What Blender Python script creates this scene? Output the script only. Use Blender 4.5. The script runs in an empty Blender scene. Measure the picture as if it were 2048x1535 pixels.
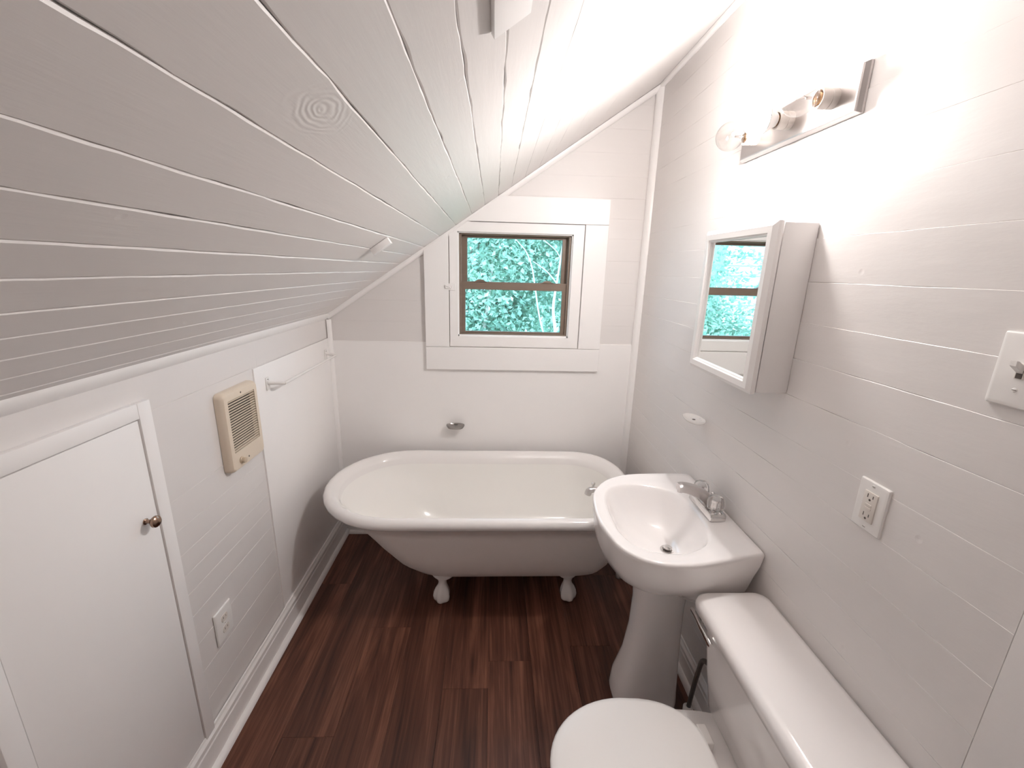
import bpy, bmesh, math, random
from math import sin, cos, pi, radians, tan, atan2, sqrt
from mathutils import Vector, Matrix, noise

random.seed(7)
SC = bpy.context.scene
COL = SC.collection

# ------------------------------------------------------------------ camera
CAM_H = 1.6032
YAW, PITCH, ROLL = 0.046571, 0.260498, 0.026260
fw = Vector((sin(YAW) * cos(PITCH), cos(YAW) * cos(PITCH), -sin(PITCH)))
rt = Vector((cos(YAW), -sin(YAW), 0))
up = rt.cross(fw)
r2 = rt * cos(ROLL) + up * sin(ROLL)
u2 = -rt * sin(ROLL) + up * cos(ROLL)
cam_data = bpy.data.cameras.new('camera')
cam = bpy.data.objects.new('camera', cam_data)
COL.objects.link(cam)
cam.matrix_world = Matrix(((r2.x, u2.x, -fw.x, 0), (r2.y, u2.y, -fw.y, 0), (r2.z, u2.z, -fw.z, CAM_H), (0, 0, 0, 1)))
cam_data.sensor_fit = 'HORIZONTAL'
cam_data.sensor_width = 36.0
cam_data.lens = 15.108
cam_data.clip_start = 0.01
SC.camera = cam

# ------------------------------------------------------------------ world, sun, exposure
BULB_STRENGTH = 620.0
BULB_COLOR = (1.0, 0.957, 0.935)
world = bpy.data.worlds.new('sky'); SC.world = world
world.use_nodes = True
wb = world.node_tree.nodes['Background']
wb.inputs[0].default_value = (0.42, 0.72, 1.0, 1)      # daylight read by a camera balanced for a warm bulb
wb.inputs[1].default_value = 5.0
sun_d = bpy.data.lights.new('sun_offscreen', 'SUN')
sun_d.energy = 10.0; sun_d.color = (0.56, 0.78, 1.0); sun_d.angle = radians(1.0)
sun = bpy.data.objects.new('sun_offscreen', sun_d); COL.objects.link(sun)
sun.rotation_euler = (radians(42), 0, radians(-28))    # from behind the house, onto the trees
SC.view_settings.view_transform = 'Standard'
SC.view_settings.look = 'None'
SC.view_settings.gamma = 1.0
SC.view_settings.use_curve_mapping = False
SC.view_settings.exposure = 0.0
SC.cycles.max_bounces = 16
SC.cycles.diffuse_bounces = 10
SC.cycles.glossy_bounces = 6
SC.cycles.transparent_max_bounces = 24
SC.cycles.sample_clamp_indirect = 6.0

# ------------------------------------------------------------------ room measures
XL, XR, YB, YF = -0.9108, 0.8184, 2.40, -0.45
ZK = 1.3358
TH = radians(34.208)
ZR = ZK + tan(TH) * (XR - XL)
def zc(x): return ZK + tan(TH) * (x - XL)

# ------------------------------------------------------------------ materials
def mat(name, col, rough=0.5, metal=0.0, spec=0.5, grain=None, bump=0.0, dents=0.0, var=0.0, coat=0.0, trans=0.0, ior=1.45):
    """grain = per-axis noise scale of object coordinates"""
    m = bpy.data.materials.new(name); m.use_nodes = True
    nt = m.node_tree; N = nt.nodes; L = nt.links
    b = N['Principled BSDF']
    b.inputs['Base Color'].default_value = (*col, 1)
    b.inputs['Roughness'].default_value = rough
    b.inputs['Metallic'].default_value = metal
    b.inputs['Specular IOR Level'].default_value = spec
    b.inputs['Coat Weight'].default_value = coat
    b.inputs['Transmission Weight'].default_value = trans
    b.inputs['IOR'].default_value = ior
    if grain:
        tc = N.new('ShaderNodeTexCoord'); mp = N.new('ShaderNodeMapping')
        mp.inputs['Scale'].default_value = grain
        L.new(tc.outputs['Object'], mp.inputs['Vector'])
        nz = N.new('ShaderNodeTexNoise'); nz.inputs['Scale'].default_value = 1.0
        nz.inputs['Detail'].default_value = 5.0; nz.inputs['Roughness'].default_value = 0.6
        L.new(mp.outputs[0], nz.inputs['Vector'])
        h = nz.outputs['Fac']
        if dents:
            vo = N.new('ShaderNodeTexVoronoi'); vo.inputs['Scale'].default_value = 9.0
            L.new(tc.outputs['Object'], vo.inputs['Vector'])
            mr = N.new('ShaderNodeMapRange')
            mr.inputs['From Min'].default_value = 0.0; mr.inputs['From Max'].default_value = 0.07
            mr.inputs['To Min'].default_value = -dents; mr.inputs['To Max'].default_value = 0.0
            L.new(vo.outputs['Distance'], mr.inputs['Value'])
            ad = N.new('ShaderNodeMath'); ad.operation = 'ADD'
            L.new(h, ad.inputs[0]); L.new(mr.outputs[0], ad.inputs[1]); h = ad.outputs[0]
        if bump:
            bp = N.new('ShaderNodeBump'); bp.inputs['Strength'].default_value = bump
            bp.inputs['Distance'].default_value = 0.004
            L.new(h, bp.inputs['Height']); L.new(bp.outputs['Normal'], b.inputs['Normal'])
        if var:
            cr = N.new('ShaderNodeMix'); cr.data_type = 'RGBA'
            cr.inputs[6].default_value = (*[c * (1 - var) for c in col], 1)
            cr.inputs[7].default_value = (*[min(1, c * (1 + var)) for c in col], 1)
            L.new(nz.outputs['Fac'], cr.inputs[0]); L.new(cr.outputs[2], b.inputs['Base Color'])
    return m

M = {}
M['wall'] = mat('wall_paint', (0.755, 0.725, 0.71), 0.42, grain=(26, 3.0, 26), bump=0.16, dents=0.5, var=0.02)
M['wall_r'] = mat('side_wall_paint', (0.755, 0.725, 0.71), 0.42, grain=(22, 5.0, 22), bump=0.26, dents=0.9, var=0.02)
M['wall_b'] = mat('back_wall_paint', (0.755, 0.725, 0.71), 0.42, grain=(3, 26, 26), bump=0.14, dents=0.2, var=0.02)
M['ceil'] = mat('ceiling_paint', (0.755, 0.725, 0.71), 0.42, grain=(30, 2.6, 30), bump=0.2, dents=0.6, var=0.02)
M['panel'] = mat('panel_paint', (0.90, 0.88, 0.87), 0.35, grain=(8, 8, 8), bump=0.05, var=0.015)
M['trim'] = mat('trim_gloss_paint', (0.90, 0.88, 0.87), 0.3, grain=(14, 14, 14), bump=0.07, var=0.015)
M['caulk'] = mat('seam_filler', (0.755, 0.725, 0.71), 0.6, grain=(9, 9, 9), bump=0.1, var=0.03)
M['door'] = mat('door_paint', (0.90, 0.88, 0.87), 0.33, grain=(6, 6, 6), bump=0.04, var=0.015)
M['porc'] = mat('porcelain', (0.88, 0.855, 0.845), 0.09, coat=0.3, grain=(3, 3, 3), var=0.01)
M['tub_in'] = mat('tub_enamel_inside', (0.90, 0.885, 0.855), 0.16, coat=0.2, grain=(3, 3, 3), var=0.02)
M['tub_rim'] = mat('tub_enamel_rim', (0.86, 0.835, 0.82), 0.12, coat=0.3, grain=(3, 3, 3), var=0.01)
M['tub_out'] = mat('tub_outside_paint', (0.88, 0.83, 0.80), 0.35, grain=(22, 22, 22), bump=0.08, var=0.02)
M['chrome'] = mat('chrome', (0.72, 0.71, 0.70), 0.12, metal=1.0, grain=(6, 6, 6), var=0.02)
M['pewter'] = mat('dull_chrome', (0.36, 0.34, 0.33), 0.22, metal=1.0, grain=(6, 6, 6), var=0.03)
M['satin'] = mat('satin_nickel', (0.66, 0.63, 0.62), 0.28, metal=1.0, grain=(4, 90, 4), bump=0.03, var=0.03)
M['bronze'] = mat('bronze_knob_metal', (0.34, 0.23, 0.17), 0.22, metal=1.0, grain=(30, 30, 30), var=0.1)
M['mirror'] = mat('mirror_silver', (0.90, 0.92, 0.91), 0.01, metal=1.0, grain=(2, 2, 2), var=0.005)
M['plastic'] = mat('white_plastic', (0.84, 0.82, 0.80), 0.25, grain=(5, 5, 5), var=0.01)
M['ivory'] = mat('ivory_plastic', (0.74, 0.69, 0.64), 0.35, grain=(5, 5, 5), var=0.01)
M['almond'] = mat('almond_enamel', (0.74, 0.64, 0.52), 0.33, grain=(8, 8, 8), var=0.03)
M['almond_slat'] = mat('louver_metal', (0.60, 0.49, 0.37), 0.4, grain=(8, 40, 8), var=0.08)
M['dark'] = mat('dark_cavity', (0.03, 0.022, 0.018), 0.8, grain=(8, 8, 8), var=0.1)
M['slot'] = mat('slot_shade_and_screw', (0.10, 0.08, 0.07), 0.6, grain=(8, 8, 8), var=0.1)  # dark colour painted in for shade inside slots and holes; also dark screws
M['brown'] = mat('bronze_aluminium', (0.22, 0.165, 0.128), 0.4, metal=0.1, grain=(4, 4, 60), bump=0.05, var=0.12)
M['grey'] = mat('braided_hose', (0.11, 0.095, 0.088), 0.45, grain=(300, 300, 120), bump=0.3, var=0.3)
M['ceramic'] = mat('bulb_socket_ceramic', (0.62, 0.57, 0.53), 0.4, grain=(6, 6, 6), var=0.03)
M['collar'] = mat('bulb_collar_plastic', (0.80, 0.78, 0.76), 0.4, grain=(6, 6, 6), var=0.02)
M['brass'] = mat('bulb_brass_base', (0.62, 0.42, 0.26), 0.3, metal=1.0, grain=(6, 6, 300), bump=0.2, var=0.1)
M['bark'] = mat('bark', (0.42, 0.36, 0.30), 0.8, grain=(9, 9, 3), bump=0.4, var=0.35)
M['bark_pale'] = mat('pale_bark', (0.58, 0.56, 0.53), 0.7, grain=(9, 9, 30), bump=0.3, var=0.2)
M['grass'] = mat('lawn', (0.10, 0.22, 0.07), 0.9, grain=(3, 3, 3), bump=0.4, var=0.4)
M['siding'] = mat('siding_paint', (0.60, 0.60, 0.60), 0.6, grain=(1, 1, 14), bump=0.05, var=0.05)
M['roofing'] = mat('roof_shingle', (0.16, 0.15, 0.15), 0.9, grain=(12, 12, 12), bump=0.3, var=0.3)

def add_knot(m, K):
    """raised growth rings of one knot, as relief under the paint"""
    nt = m.node_tree; N = nt.nodes; L = nt.links
    bp = [n for n in N if n.type == 'BUMP'][0]; h = bp.inputs['Height'].links[0].from_socket
    tc = N.new('ShaderNodeTexCoord'); mp = N.new('ShaderNodeMapping'); mp.vector_type = 'TEXTURE'
    mp.inputs['Location'].default_value = K; mp.inputs['Scale'].default_value = (1.0, 2.0, 1.0)
    nz = N.new('ShaderNodeTexNoise'); nz.inputs['Scale'].default_value = 13
    L.new(tc.outputs['Object'], mp.inputs['Vector']); L.new(tc.outputs['Object'], nz.inputs['Vector'])
    ln = N.new('ShaderNodeVectorMath'); ln.operation = 'LENGTH'; L.new(mp.outputs[0], ln.inputs[0])
    d = N.new('ShaderNodeMath'); d.operation = 'MULTIPLY_ADD'; d.inputs[1].default_value = 0.045; L.new(nz.outputs['Fac'], d.inputs[0]); L.new(ln.outputs['Value'], d.inputs[2])
    f = N.new('ShaderNodeMath'); f.operation = 'MULTIPLY'; f.inputs[1].default_value = 720; L.new(d.outputs[0], f.inputs[0])
    w = N.new('ShaderNodeMath'); w.operation = 'SINE'; L.new(f.outputs[0], w.inputs[0])
    mr = N.new('ShaderNodeMapRange'); mr.interpolation_type = 'SMOOTHSTEP'
    mr.inputs['From Min'].default_value = 0.015; mr.inputs['From Max'].default_value = 0.05; mr.inputs['To Min'].default_value = 0.24; mr.inputs['To Max'].default_value = 0.0
    L.new(ln.outputs['Value'], mr.inputs['Value'])
    mu = N.new('ShaderNodeMath'); mu.operation = 'MULTIPLY'; L.new(w.outputs[0], mu.inputs[0]); L.new(mr.outputs[0], mu.inputs[1])
    ad = N.new('ShaderNodeMath'); L.new(h, ad.inputs[0]); L.new(mu.outputs[0], ad.inputs[1]); L.new(ad.outputs[0], bp.inputs['Height'])
add_knot(M['ceil'], (-0.231, 0.646, 1.798))

def glass_mat(name, tint, gloss_rough=0.02, body=0.0):
    """thin clear glass: lets light straight through and mirrors at grazing angles"""
    m = bpy.data.materials.new(name); m.use_nodes = True
    nt = m.node_tree; N = nt.nodes; L = nt.links
    N.remove(N['Principled BSDF'])
    out = N['Material Output']
    tr = N.new('ShaderNodeBsdfTransparent'); tr.inputs[0].default_value = (*tint, 1)
    gl = N.new('ShaderNodeBsdfGlossy'); gl.inputs['Roughness'].default_value = gloss_rough
    lw = N.new('ShaderNodeLayerWeight'); lw.inputs['Blend'].default_value = 0.5
    pw = N.new('ShaderNodeMath'); pw.operation = 'POWER'; pw.inputs[1].default_value = 3.0
    L.new(lw.outputs['Facing'], pw.inputs[0])
    fr = N.new('ShaderNodeMath'); fr.operation = 'MULTIPLY_ADD'; fr.inputs[1].default_value = 0.8; fr.inputs[2].default_value = 0.05
    L.new(pw.outputs[0], fr.inputs[0])
    nz = N.new('ShaderNodeTexNoise'); nz.inputs['Scale'].default_value = 4
    mx = N.new('ShaderNodeMixShader')
    L.new(fr.outputs[0], mx.inputs[0]); L.new(tr.outputs[0], mx.inputs[1]); L.new(gl.outputs[0], mx.inputs[2])
    bp = N.new('ShaderNodeBump'); bp.inputs['Strength'].default_value = 0.01
    L.new(nz.outputs['Fac'], bp.inputs['Height']); L.new(bp.outputs[0], gl.inputs['Normal'])
    L.new(mx.outputs[0], out.inputs['Surface'])
    return m
M['pane'] = glass_mat('window_glass', (0.95, 0.98, 0.97))
M['bulb_glass'] = glass_mat('clear_bulb_glass', (0.90, 0.885, 0.875))
M['acrylic'] = mat('clear_acrylic', (0.95, 0.93, 0.92), 0.04, trans=0.88, ior=1.47, grain=(4, 4, 4), var=0.02)

def emit_mat(name, col, strength):
    m = bpy.data.materials.new(name); m.use_nodes = True
    nt = m.node_tree; N = nt.nodes; L = nt.links
    N.remove(N['Principled BSDF'])
    e = N.new('ShaderNodeEmission'); e.inputs[0].default_value = (*col, 1); e.inputs[1].default_value = strength
    L.new(e.outputs[0], N['Material Output'].inputs['Surface'])
    return m
M['lit'] = emit_mat('lit_bulb_glass', BULB_COLOR, BULB_STRENGTH)

def floor_mat():
    m = bpy.data.materials.new('vinyl_plank'); m.use_nodes = True
    nt = m.node_tree; N = nt.nodes; L = nt.links; b = N['Principled BSDF']
    tc = N.new('ShaderNodeTexCoord'); oi = N.new('ShaderNodeObjectInfo')
    ml = N.new('ShaderNodeMath'); ml.operation = 'MULTIPLY'; ml.inputs[1].default_value = 37.0
    L.new(oi.outputs['Random'], ml.inputs[0])
    cb = N.new('ShaderNodeCombineXYZ'); L.new(ml.outputs[0], cb.inputs[0]); L.new(ml.outputs[0], cb.inputs[1])
    va = N.new('ShaderNodeVectorMath'); L.new(tc.outputs['Object'], va.inputs[0]); L.new(cb.outputs[0], va.inputs[1])
    def nz(scale, det, dist):
        mp = N.new('ShaderNodeMapping'); mp.inputs['Scale'].default_value = scale
        L.new(va.outputs[0], mp.inputs['Vector'])
        n = N.new('ShaderNodeTexNoise'); n.inputs['Scale'].default_value = 1; n.inputs['Detail'].default_value = det
        n.inputs['Distortion'].default_value = dist; n.inputs['Roughness'].default_value = 0.6
        L.new(mp.outputs[0], n.inputs['Vector']); return n
    n1 = nz((15, 1.3, 1), 4, 0.9); n2 = nz((95, 2.2, 1), 5, 0.3)
    mx = N.new('ShaderNodeMath'); mx.operation = 'MULTIPLY_ADD'; mx.inputs[1].default_value = 0.42
    L.new(n2.outputs['Fac'], mx.inputs[0])
    m2 = N.new('ShaderNodeMath'); m2.operation = 'MULTIPLY'; m2.inputs[1].default_value = 0.60
    L.new(n1.outputs['Fac'], m2.inputs[0]); L.new(m2.outputs[0], mx.inputs[2])
    rp = N.new('ShaderNodeValToRGB')
    e = rp.color_ramp.elements
    e[0].position = 0.33; e[0].color = (0.034, 0.014, 0.0095, 1)
    e[1].position = 0.72; e[1].color = (0.27, 0.115, 0.072, 1)
    k = e.new(0.50); k.color = (0.105, 0.041, 0.026, 1)
    L.new(mx.outputs[0], rp.inputs[0])
    br = N.new('ShaderNodeMapRange'); br.inputs['To Min'].default_value = 0.88; br.inputs['To Max'].default_value = 1.12
    L.new(oi.outputs['Random'], br.inputs['Value'])
    vm = N.new('ShaderNodeVectorMath'); vm.operation = 'SCALE'
    L.new(rp.outputs[0], vm.inputs[0]); L.new(br.outputs[0], vm.inputs['Scale'])
    L.new(vm.outputs[0], b.inputs['Base Color'])
    b.inputs['Roughness'].default_value = 0.42; b.inputs['Specular IOR Level'].default_value = 0.35
    bp = N.new('ShaderNodeBump'); bp.inputs['Strength'].default_value = 0.12; bp.inputs['Distance'].default_value = 0.002
    L.new(n2.outputs['Fac'], bp.inputs['Height']); L.new(bp.outputs[0], b.inputs['Normal'])
    return m
M['plank'] = floor_mat()

def leaf_mat():
    m = bpy.data.materials.new('leaf'); m.use_nodes = True
    nt = m.node_tree; N = nt.nodes; L = nt.links
    N.remove(N['Principled BSDF'])
    tc = N.new('ShaderNodeTexCoord'); nz = N.new('ShaderNodeTexNoise')
    nz.inputs['Scale'].default_value = 2.6; nz.inputs['Detail'].default_value = 4
    L.new(tc.outputs['Object'], nz.inputs['Vector'])
    rp = N.new('ShaderNodeValToRGB'); e = rp.color_ramp.elements
    e[0].position = 0.3; e[0].color = (0.22, 0.37, 0.28, 1)
    e[1].position = 0.72; e[1].color = (0.48, 0.68, 0.52, 1)
    L.new(nz.outputs['Fac'], rp.inputs[0])
    d = N.new('ShaderNodeBsdfDiffuse'); t = N.new('ShaderNodeBsdfTranslucent')
    L.new(rp.outputs[0], d.inputs[0]); L.new(rp.outputs[0], t.inputs[0])
    g = N.new('ShaderNodeBsdfGlossy'); g.inputs['Roughness'].default_value = 0.35
    mx = N.new('ShaderNodeMixShader'); mx.inputs[0].default_value = 0.4
    L.new(d.outputs[0], mx.inputs[1]); L.new(t.outputs[0], mx.inputs[2])
    m2 = N.new('ShaderNodeMixShader'); m2.inputs[0].default_value = 0.08
    L.new(mx.outputs[0], m2.inputs[1]); L.new(g.outputs[0], m2.inputs[2])
    L.new(m2.outputs[0], N['Material Output'].inputs['Surface'])
    return m
M['leaf'] = leaf_mat()

# ------------------------------------------------------------------ object helpers
def obj(name, bm, material, parent=None, smooth=False, angle=None):
    me = bpy.data.meshes.new(name)
    bmesh.ops.recalc_face_normals(bm, faces=bm.faces)
    bm.to_mesh(me); bm.free()
    mats = material if isinstance(material, (list, tuple)) else [material]
    for k in mats: me.materials.append(M[k])
    if smooth:
        me.polygons.foreach_set('use_smooth', [True] * len(me.polygons))
        if angle: me.set_sharp_from_angle(angle=radians(angle))
    o = bpy.data.objects.new(name, me); COL.objects.link(o)
    if parent: o.parent = parent
    return o
def tag(o, label=None, cat=None, group=None, kind=None):
    if label: o['label'] = label
    if cat: o['category'] = cat
    if group: o['group'] = group
    if kind: o['kind'] = kind
    return o
def empty(name, mw=None, loc=None):
    o = bpy.data.objects.new(name, None); COL.objects.link(o)
    o.empty_display_size = 0.05
    if mw is not None: o.matrix_world = mw
    if loc is not None: o.location = loc
    return o
def frame(u, v, n, org):
    return Matrix(((u[0], v[0], n[0], org[0]), (u[1], v[1], n[1], org[1]), (u[2], v[2], n[2], org[2]), (0, 0, 0, 1)))
def F_right(y, z, off=0.0): return frame((0, -1, 0), (0, 0, 1), (-1, 0, 0), (XR - off, y, z))
def F_left(y, z, off=0.0): return frame((0, 1, 0), (0, 0, 1), (1, 0, 0), (XL + off, y, z))
def F_back(x, z, off=0.0): return frame((1, 0, 0), (0, 0, 1), (0, -1, 0), (x, YB - off, z))

def box(bm, x0, x1, y0, y1, z0, z1, bev=0.0, seg=2):
    r = bmesh.ops.create_cube(bm, size=1.0)
    for v in r['verts']:
        v.co = Vector(((x0 + x1) / 2 + v.co.x * (x1 - x0), (y0 + y1) / 2 + v.co.y * (y1 - y0), (z0 + z1) / 2 + v.co.z * (z1 - z0)))
    if bev:
        es = {e for v in r['verts'] for e in v.link_edges}
        bmesh.ops.bevel(bm, geom=list(es), offset=bev, segments=seg, affect='EDGES', profile=0.5)
def mkbox(name, dims, material, parent=None, bev=0.0, seg=2):
    bm = bmesh.new(); box(bm, *dims, bev=bev, seg=seg)
    return obj(name, bm, material, parent, smooth=bev > 0, angle=40)
def loft(bm, rings, closed=True, cap0=False, cap1=False, mi=None):
    vs = [[bm.verts.new(p) for p in r] for r in rings]
    n = len(rings[0]); m = n if closed else n - 1
    for i in range(len(vs) - 1):
        for j in range(m):
            k = (j + 1) % n
            f = bm.faces.new((vs[i][j], vs[i][k], vs[i + 1][k], vs[i + 1][j]))
            if mi: f.material_index = mi[i]
    if cap0: bm.faces.new(list(reversed(vs[0])))
    if cap1: bm.faces.new(vs[-1])
    return vs
def rrect(w, h, r, n=5, cx=0.0, cy=0.0):
    pts = []
    for qx, qy, a0 in ((1, 1, 0), (-1, 1, pi / 2), (-1, -1, pi), (1, -1, 3 * pi / 2)):
        for k in range(n + 1):
            a = a0 + k * pi / 2 / n
            pts.append((cx + qx * (w / 2 - r) + r * cos(a), cy + qy * (h / 2 - r) + r * sin(a)))
    return pts
def rings_n(levels):  # levels: (w,h,r,depth[,cx,cy]) in local u,v,n
    return [[Vector((p[0], p[1], l[3])) for p in rrect(l[0], l[1], l[2], 5, *(l[4:6] if len(l) > 4 else (0, 0)))] for l in levels]
def lathe(bm, prof, n=24, org=(0, 0, 0), axis='z', flute=None):
    """prof: (radius, height)"""
    rings = []
    for i, (r, h) in enumerate(prof):
        ring = []
        for k in range(n):
            a = 2 * pi * k / n
            rr = r * (1 + (flute[1] * cos(flute[0] * a) if flute and flute[2] <= i <= flute[3] else 0))
            x, y = rr * cos(a), rr * sin(a)
            p = {'z': (x, y, h), 'x': (h, x, y), 'y': (y, h, x)}[axis]
            ring.append(Vector(p) + Vector(org))
        rings.append(ring)
    loft(bm, rings, True, True, True)
def tube(bm, pts, rad, n=10, cap=True):
    pts = [Vector(p) for p in pts]
    rads = rad if isinstance(rad, (list, tuple)) else [rad] * len(pts)
    ref = Vector((0.123, 0.31, 0.94))
    rings = []
    for i, p in enumerate(pts):
        t = (pts[min(i + 1, len(pts) - 1)] - pts[max(i - 1, 0)]).normalized()
        a = t.cross(ref)
        if a.length < 0.05: a = t.cross(Vector((1, 0, 0)))
        a.normalize(); b = t.cross(a)
        rings.append([p + a * rads[i] * cos(2 * pi * k / n) + b * rads[i] * sin(2 * pi * k / n) for k in range(n)])
    loft(bm, rings, True, cap, cap)
def spline(pts, sub=6):
    pts = [Vector(p) for p in pts]; out = []
    for i in range(len(pts) - 1):
        p0, p1, p2, p3 = pts[max(i - 1, 0)], pts[i], pts[i + 1], pts[min(i + 2, len(pts) - 1)]
        for k in range(sub):
            t = k / sub
            out.append(0.5 * (2 * p1 + (p2 - p0) * t + (2 * p0 - 5 * p1 + 4 * p2 - p3) * t * t + (3 * p1 - p0 - 3 * p2 + p3) * t ** 3))
    out.append(pts[-1]); return out
def clip(poly, f):
    out = []
    for i in range(len(poly)):
        a, b = poly[i], poly[(i + 1) % len(poly)]
        fa, fb = f(a), f(b)
        if fa >= 0: out.append(a)
        if (fa >= 0) != (fb >= 0):
            t = fa / (fa - fb); out.append((a[0] + (b[0] - a[0]) * t, a[1] + (b[1] - a[1]) * t))
    return out
def under(p, m=0.004): return zc(p[0]) - m - p[1]
def prism_xz(bm, poly, y0, y1, bev=0.0):
    a = [Vector((p[0], y0, p[1])) for p in poly]; b = [Vector((p[0], y1, p[1])) for p in poly]
    if bev:
        c = Vector((sum(p[0] for p in poly) / len(poly), y0, sum(p[1] for p in poly) / len(poly)))
        a2 = []
        n = len(poly)
        for i in range(n):   # inset corner by bev along both edges
            p, q, r = Vector(poly[i - 1]), Vector(poly[i]), Vector(poly[(i + 1) % n])
            d1, d2 = (p - q).normalized(), (r - q).normalized()
            s = max(0.25, abs(d1.x * d2.y - d1.y * d2.x))
            q2 = q + (d1 + d2) * bev / s
            a2.append(Vector((q2.x, y0, q2.y)))
        a1 = [v + Vector((0, bev, 0)) for v in a]
        loft(bm, [a2, a1, b], True, True, True)
    else:
        loft(bm, [a, b], True, True, True)

# board: swept section in a local frame; O + a*A + b*B + h*Nn
def board_mesh(O, A, B, Nn, a0, a1, b0, b1, thick, bev=0.0025, wob=0.0015, step=0.05, seed=0, tilt=0.0, h0=0.0, a0top=None, gap=0.001, chip=0.0):
    bm = bmesh.new()
    if a0top is None: a0top = a0
    n = max(2, int((a1 - a0) / step))
    rings = []
    for i in range(n + 1):
        t = i / n
        aa0 = a0 + (a1 - a0) * t; aa1 = a0top + (a1 - a0top) * t
        def nz(k, s=7.0): return noise.noise(Vector((aa0 * s + 13.7 * seed, k * 9.1, seed * 3.3)))
        e0 = b0 + gap + wob * (nz(0) + 0.6 * nz(1, 31)) + max(0, chip * (nz(8, 11) - 0.1))
        e1 = b1 - gap + wob * (nz(2) + 0.6 * nz(3, 31)) - max(0, chip * (nz(9, 11) - 0.1))
        bv0 = bev * (1 + 0.7 * nz(4, 17)); bv1 = bev * (1 + 0.7 * nz(5, 17))
        hA = h0 + tilt; hB = h0 - tilt
        def P(b, h):
            s = (b - b0) / (b1 - b0)
            a = aa0 + (aa1 - aa0) * s
            return O + A * a + B * b + Nn * h
        rings.append([P(e0, -thick), P(e0, hA - bv0), P(e0 + bv0, hA), P(e1 - bv1, hB), P(e1, hB - bv1), P(e1, -thick)])
    loft(bm, rings, False)
    bm.faces.new([bm.verts[i] for i in range(0)]) if False else None
    bm.verts.ensure_lookup_table()
    bm.faces.new(bm.verts[0:6]); bm.faces.new(list(reversed(bm.verts[-6:])))
    return bm

X, Y, Z = Vector((1, 0, 0)), Vector((0, 1, 0)), Vector((0, 0, 1))

# ================================================================== SETTING
# ---- floor
fl = mkbox('floor', (XL - 0.1, XR + 0.1, YF - 0.1, YB + 0.1, -0.12, -0.006), 'dark'); tag(fl, kind='structure')
PW = 0.18
plank_data = {}
c0 = 0.179 - PW * 7
for ci in range(12):
    x0 = c0 + ci * PW; x1 = x0 + PW
    x0, x1 = max(x0, XL), min(x1, XR)
    if x1 - x0 < 0.01: continue
    off = 1.456 if ci == 6 else 0.25 + (ci * 0.457) % 1.2
    joints = sorted(off + k * 1.22 for k in range(-4, 4))
    for j0, j1 in zip(joints[:-1], joints[1:]):
        a, b = max(j0, YF), min(j1, YB)
        if b - a < 0.02: continue
        key = (round(x1 - x0, 3), round(b - a, 3))
        if key not in plank_data:
            bm = bmesh.new(); w, l = key
            r = [[Vector((sx * (w / 2 - i), sy * (l / 2 - i), z)) for sx, sy in ((-1, -1), (1, -1), (1, 1), (-1, 1))] for i, z in ((0.0002, -0.006), (0.0002, -0.0008), (0.0010, 0.0))]
            loft(bm, r, True, False, True)
            me = bpy.data.meshes.new('plank'); bm.to_mesh(me); bm.free(); me.materials.append(M['plank']); plank_data[key] = me
        o = bpy.data.objects.new('plank', plank_data[key]); COL.objects.link(o)
        o.location = ((x0 + x1) / 2, (a + b) / 2, 0); o.parent = fl

# ---- sloped ceiling
UA = Vector((cos(TH), 0, sin(TH))); NC = Vector((sin(TH), 0, -cos(TH)))   # NC points into the room
OC = Vector((XL, 0, ZK))
ULEN = (XR - XL) / cos(TH)
bm = bmesh.new()
p = [OC - NC * d + UA * u_ for d in (0.006, 0.1) for u_ in (-0.05, ULEN + 0.05)]
loft(bm, [[q + Y * yy for q in (p[0], p[1], p[3], p[2])] for yy in (YF - 0.1, YB + 0.1)], True, True, True)
ce = obj('ceiling', bm, 'caulk'); tag(ce, kind='structure')
seams = [-0.03, 0.05, 0.125, 0.203, 0.277, 0.348, 0.430, 0.502, 0.578, 0.655, 0.756, 0.857, 0.958, 1.038, 1.120, 1.200, 1.282, 1.366, 1.441, 1.525, 1.608, 1.69, 1.772, 1.855, 1.937, 2.02, ULEN]
for i, (b0, b1) in enumerate(zip(seams[:-1], seams[1:])):
    rough_ = 1.0 if b0 < 1.2 else 0.5
    crack = 1.0 if 0.9 < b0 < 1.2 else 0.25
    fine = b1 < 0.42
    bmx = board_mesh(OC, Y, UA, NC, YF, YB, max(b0, -0.008), b1, 0.004, bev=0.0014 if fine else 0.0022 * (0.6 + 0.5 * rough_), wob=0.0007 if fine else 0.0017 * rough_, step=0.03, seed=i + 1,
                     tilt=random.uniform(-0.0005, -0.0002) if fine else random.uniform(-0.0011, -0.0005) * (0.65 if b0 < 0.75 else 1.0), h0=random.uniform(-0.0002, 0.0002), gap=0.0 if fine else 0.0003 * crack, chip=0.0 if fine else 0.006 * rough_ * crack)
    obj('board', bmx, 'ceil', ce)

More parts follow.
